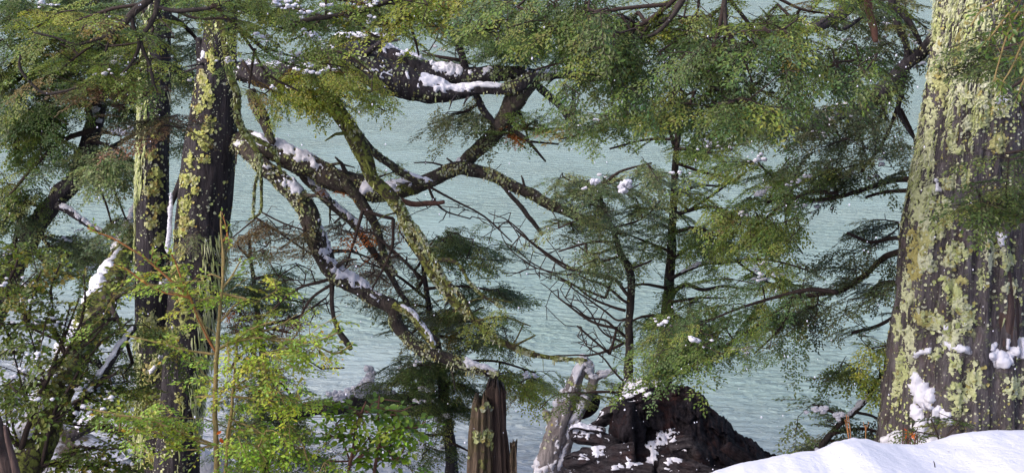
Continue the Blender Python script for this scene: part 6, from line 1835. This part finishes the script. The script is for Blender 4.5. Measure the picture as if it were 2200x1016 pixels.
def trunk_heap(label, lumps, seed):
    a = Acc()
    snow_lumps(a, g_big, lumps, seed, up=3)
    o = a.build('snow_clump', MAT['snow'])
    return tag(o, label, 'snow', 'clumps of fresh snow')


trunk_heap('slanting wedge of thick snow stuck in the trunk hollow above the base', [(1966, 808, 7), (1970, 822, 11), (1975, 838, 15), (1984, 850, 17), (1993, 860, 17), (1985, 835, 13), (2000, 866, 10), (1960, 826, 7), (1990, 848, 16)], 1)
trunk_heap('ragged trail of snow running down the trunk foot', [(1968, 878, 8), (1974, 888, 11), (1966, 895, 9), (1978, 905, 13), (1972, 915, 10), (1984, 925, 14), (1978, 940, 15), (1992, 950, 16), (1970, 955, 14), (2006, 958, 12), (1986, 915, 10), (2012, 940, 8)], 2)
trunk_heap('snow heaped against the trunk foot by the brown dead leaves', [(1912, 945, 13), (1925, 935, 10), (1908, 960, 12), (1930, 955, 12), (1920, 968, 12), (1900, 968, 10), (1940, 968, 13), (1928, 942, 9)], 3)
trunk_heap('small ragged snow patch beside the dark green moss', [(2010, 880, 8), (2020, 890, 9), (2030, 895, 9), (2026, 905, 7), (2040, 905, 6), (2012, 890, 7), (2000, 905, 6), (2038, 888, 5)], 4)
trunk_heap('large U-shaped snow clump below the bare wood scar', [(2134, 742, 6), (2138, 760, 9), (2148, 775, 12), (2160, 778, 13), (2172, 770, 12), (2184, 758, 9), (2168, 748, 6), (2170, 738, 5), (2152, 765, 9)], 5)
trunk_heap('snow clump at the picture edge next to the wood scar', [(2190, 752, 9), (2200, 745, 11), (2196, 732, 8), (2205, 760, 9)], 6)
trunk_heap('little white snow tuft on a lichen under the middle of the trunk', [(1974, 758, 6), (1984, 754, 6), (1994, 752, 6), (1966, 760, 5)], 7)
trunk_heap('thin broken band of snow across the trunk bark', [(2030, 738, 6), (2040, 742, 6), (2050, 745, 4), (2062, 748, 7), (2072, 752, 8), (2080, 758, 6), (2032, 700, 6), (2026, 722, 4)], 8)
trunk_heap('two-lobed snow blob stuck high on the trunk left side', [(2012, 384, 5), (2013, 396, 5), (2016, 408, 8), (2014, 402, 6)], 9)
trunk_heap('grey-white snow patch in the lichen beside the dark bough', [(2150, 515, 9), (2146, 505, 7), (2154, 525, 7), (2156, 508, 6)], 10)
trunk_heap('snow tuft on the upper lichen cluster near the picture edge', [(2150, 214, 9), (2144, 218, 6), (2160, 218, 6)], 11)
snow_heap('big rounded snow clump on the grey-green sprays of the slim beech', [(1340, 398, 10.55, 10), (1345, 394, 10.5, 10), (1338, 408, 10.5, 9), (1350, 392, 10.5, 7), (1334, 402, 10.5, 6), (1352, 400, 10.5, 6)], 21)
snow_heap('medium snow clump left of the big clump on the slim beech', [(1274, 390, 10.6, 7), (1282, 389, 10.6, 7), (1278, 394, 10.6, 5)], 22)
snow_heap('tiny snow blob below the medium clump on the slim beech', [(1254, 405, 10.6, 4), (1258, 404, 10.6, 4)], 23)
snow_heap('oval snow clump hanging in yellow-green sprays under the dense bough', [(1598, 243, 10.8, 7), (1603, 250, 10.8, 8), (1607, 258, 10.8, 5), (1594, 240, 10.8, 4)], 24)
snow_heap('snow clump on the middle branch left of the drooping spray', [(1632, 416, 9.3, 7), (1640, 412, 9.3, 6), (1626, 418, 9.3, 5), (1650, 406, 9.3, 6), (1656, 404, 9.3, 4)], 25)
snow_heap('small snow pair on the branch nearer the big trunk', [(1730, 378, 9.3, 5), (1740, 378, 9.3, 5)], 26)
snow_heap('fluffy snow clump on the thin horizontal snowy branch', [(1534, 556, 11.2, 6), (1542, 558, 11.2, 6), (1550, 560, 11.2, 5), (1538, 552, 11.2, 4)], 27)
snow_heap('snow lump pair on the bent sapling leaf cluster', [(1752, 878, 9.3, 8), (1768, 880, 9.3, 9), (1775, 876, 9.3, 6), (1732, 885, 9.3, 5)], 28)
snow_heap('snow lump beside the fork of the bent sapling', [(1798, 892, 9.3, 8), (1808, 890, 9.3, 7), (1802, 900, 9.3, 6)], 29)
snow_heap('tiny snow ball low in the dark leaves by the snow bank', [(1755, 965, 9.3, 5)], 30)
snow_heap('peaked white ridge of deep snow on the fallen log behind the sapling', [(792, 792, 13.3, 9), (796, 806, 13.3, 10), (790, 818, 13.3, 12), (781, 830, 13.3, 14), (796, 832, 13.3, 14), (766, 838, 13.3, 13), (750, 843, 13.3, 11), (735, 847, 13.3, 10), (720, 846, 13.3, 9), (812, 836, 13.3, 13), (828, 840, 13.3, 10), (722, 856, 13.3, 8), (775, 845, 13.3, 13), (801, 799, 13.3, 6), (706, 846, 13.3, 7), (842, 846, 13.3, 7), (736, 858, 13.3, 7)], 31)
snow_heap('snow shelf on the dark understory trunk left of the broken stump', [(940, 900, 12.8, 7), (952, 896, 12.8, 9), (964, 892, 12.8, 7), (946, 905, 12.8, 6), (972, 890, 12.8, 4)], 32)
snow_heap('flat snow streak on the dark understory boughs', [(892, 860, 12.7, 5), (902, 862, 12.7, 6), (912, 862, 12.7, 4)], 33)
snow_heap('broken snow patch just above the flat streak in the dark boughs', [(905, 834, 12.7, 6), (916, 836, 12.7, 7), (925, 838, 12.7, 5), (932, 862, 12.7, 4), (938, 868, 12.7, 3)], 34)
snow_heap('white wing-shaped snow fleck below the lichened limb end', [(895, 776, 12.6, 4), (892, 784, 12.6, 4), (898, 790, 12.6, 3), (903, 777, 12.6, 3)], 35)
snow_heap('snow clump on the low bough behind the thin lichened trunk', [(255, 282, 13.0, 8), (268, 286, 13.0, 8), (242, 284, 13.0, 6), (280, 276, 13.0, 6)], 36)
snow_heap('scattered snow clumps among grey-green boughs left of the thin trunk', [(205, 235, 13.4, 8), (195, 248, 13.4, 9), (212, 260, 13.4, 6), (220, 218, 13.4, 7), (190, 240, 13.4, 6)], 37)
snow_heap('snow cushion where the fork of the snag meets the sky-side tip', [(1254, 768, 11.6, 9), (1262, 780, 11.6, 9), (1266, 795, 11.6, 9), (1274, 808, 11.6, 9), (1250, 764, 11.6, 6)], 38)

# small plants caught in the snow at the big trunk
dl = thing('dead_fern', 'tuft of brown withered leaves poking from the snow at the trunk foot', 'plant', P(1958, 985, 6.4))
rr0 = np.random.default_rng(9)
for k in range(9):
    x = 1945 + rr0.uniform(-6, 26)
    limb(dl, [(x, 985, 1.6), (x + rr0.uniform(-4, 4), 955, 1.4), (x + rr0.uniform(-10, 10), 925 + rr0.uniform(-8, 12), 0.8)], 6.4, 'stem_brown', name='stem', sides=5, seed=260 + k, wob=0.004, rough=0.1)
lm2 = leaf_mesh('leaf', 'leaf_orange', 0.5, 0.4, 12)
for k in range(10):
    o = link('leaf', lm2, dl)
    place(o, P(1955 + rr0.uniform(-14, 10), 932 + rr0.uniform(-8, 10), 6.38), frame_on(rr0.normal(0, 1, 3), rr0), 0.022)
ms = thing('green_seedling', 'small dark green leafy seedling against the trunk foot beside the snow trail', 'plant', P(2020, 960, 7.9))
bough(ms, 'bough', 8.0, [[(2020, 965, 3), (2015, 935, 2), (2000, 900, 2)], [(2020, 955, 3), (2040, 930, 2), (2055, 915, 2)]], [(1985, 875), (2010, 870), (2040, 910), (2070, 905), (2068, 930), (2030, 945), (1995, 935), (2000, 905)], 'deep', 'near', 1.6, -0.9, seed=270, spread=0.1)

# twig in the fresh snow
tw = thing('fallen_twig', 'thin dark twig sticking out of the smooth snow bank', 'twig', P(2008, 1000, 4.3))
limb(tw, [(2009, 1003, 1.2), (2008, 996, 1.2), (2006, 990, 1)], 4.35, 'twig', name='stem', sides=5, seed=280, wob=0.0)

# a few blown leaves and needles on the snow
a = Acc()
rng = np.random.default_rng(98)
gz = SNOW_GRID
for _ in range(46):
    i, j = rng.integers(24, 69), rng.integers(60, 330)
    q = gz[i, j] + np.array([0, 0, 0.004])
    v, fc = ROS_LOW[rng.integers(0, 8)]
    B = frame_on(unit(rng.normal(0, 0.4, 3) + np.array([0, 0, 1.0])), rng)
    a.add(q + (v * np.array([1, 0.45, 1]) * rng.uniform(0.004, 0.009)) @ B.T, fc, np.array([.10, .07, .04]) * rng.uniform(0.5, 1.5))
a.build('leaf_litter', MAT['leaf'], kind='stuff')

# falling snow
a = Acc()
rng = np.random.default_rng(99)
for _ in range(520):
    Y = rng.uniform(3.0, 9.0)
    c = P(rng.uniform(0, 2200), rng.uniform(0, 1016), Y)
    if c[2] < 0.3:
        continue
    add_clump(a, c, rng.uniform(0.0010, 0.0027), rng, stretch=(1, 1, 1.5), sub=0)
a.build('falling_snow', MAT['snow'], kind='stuff')
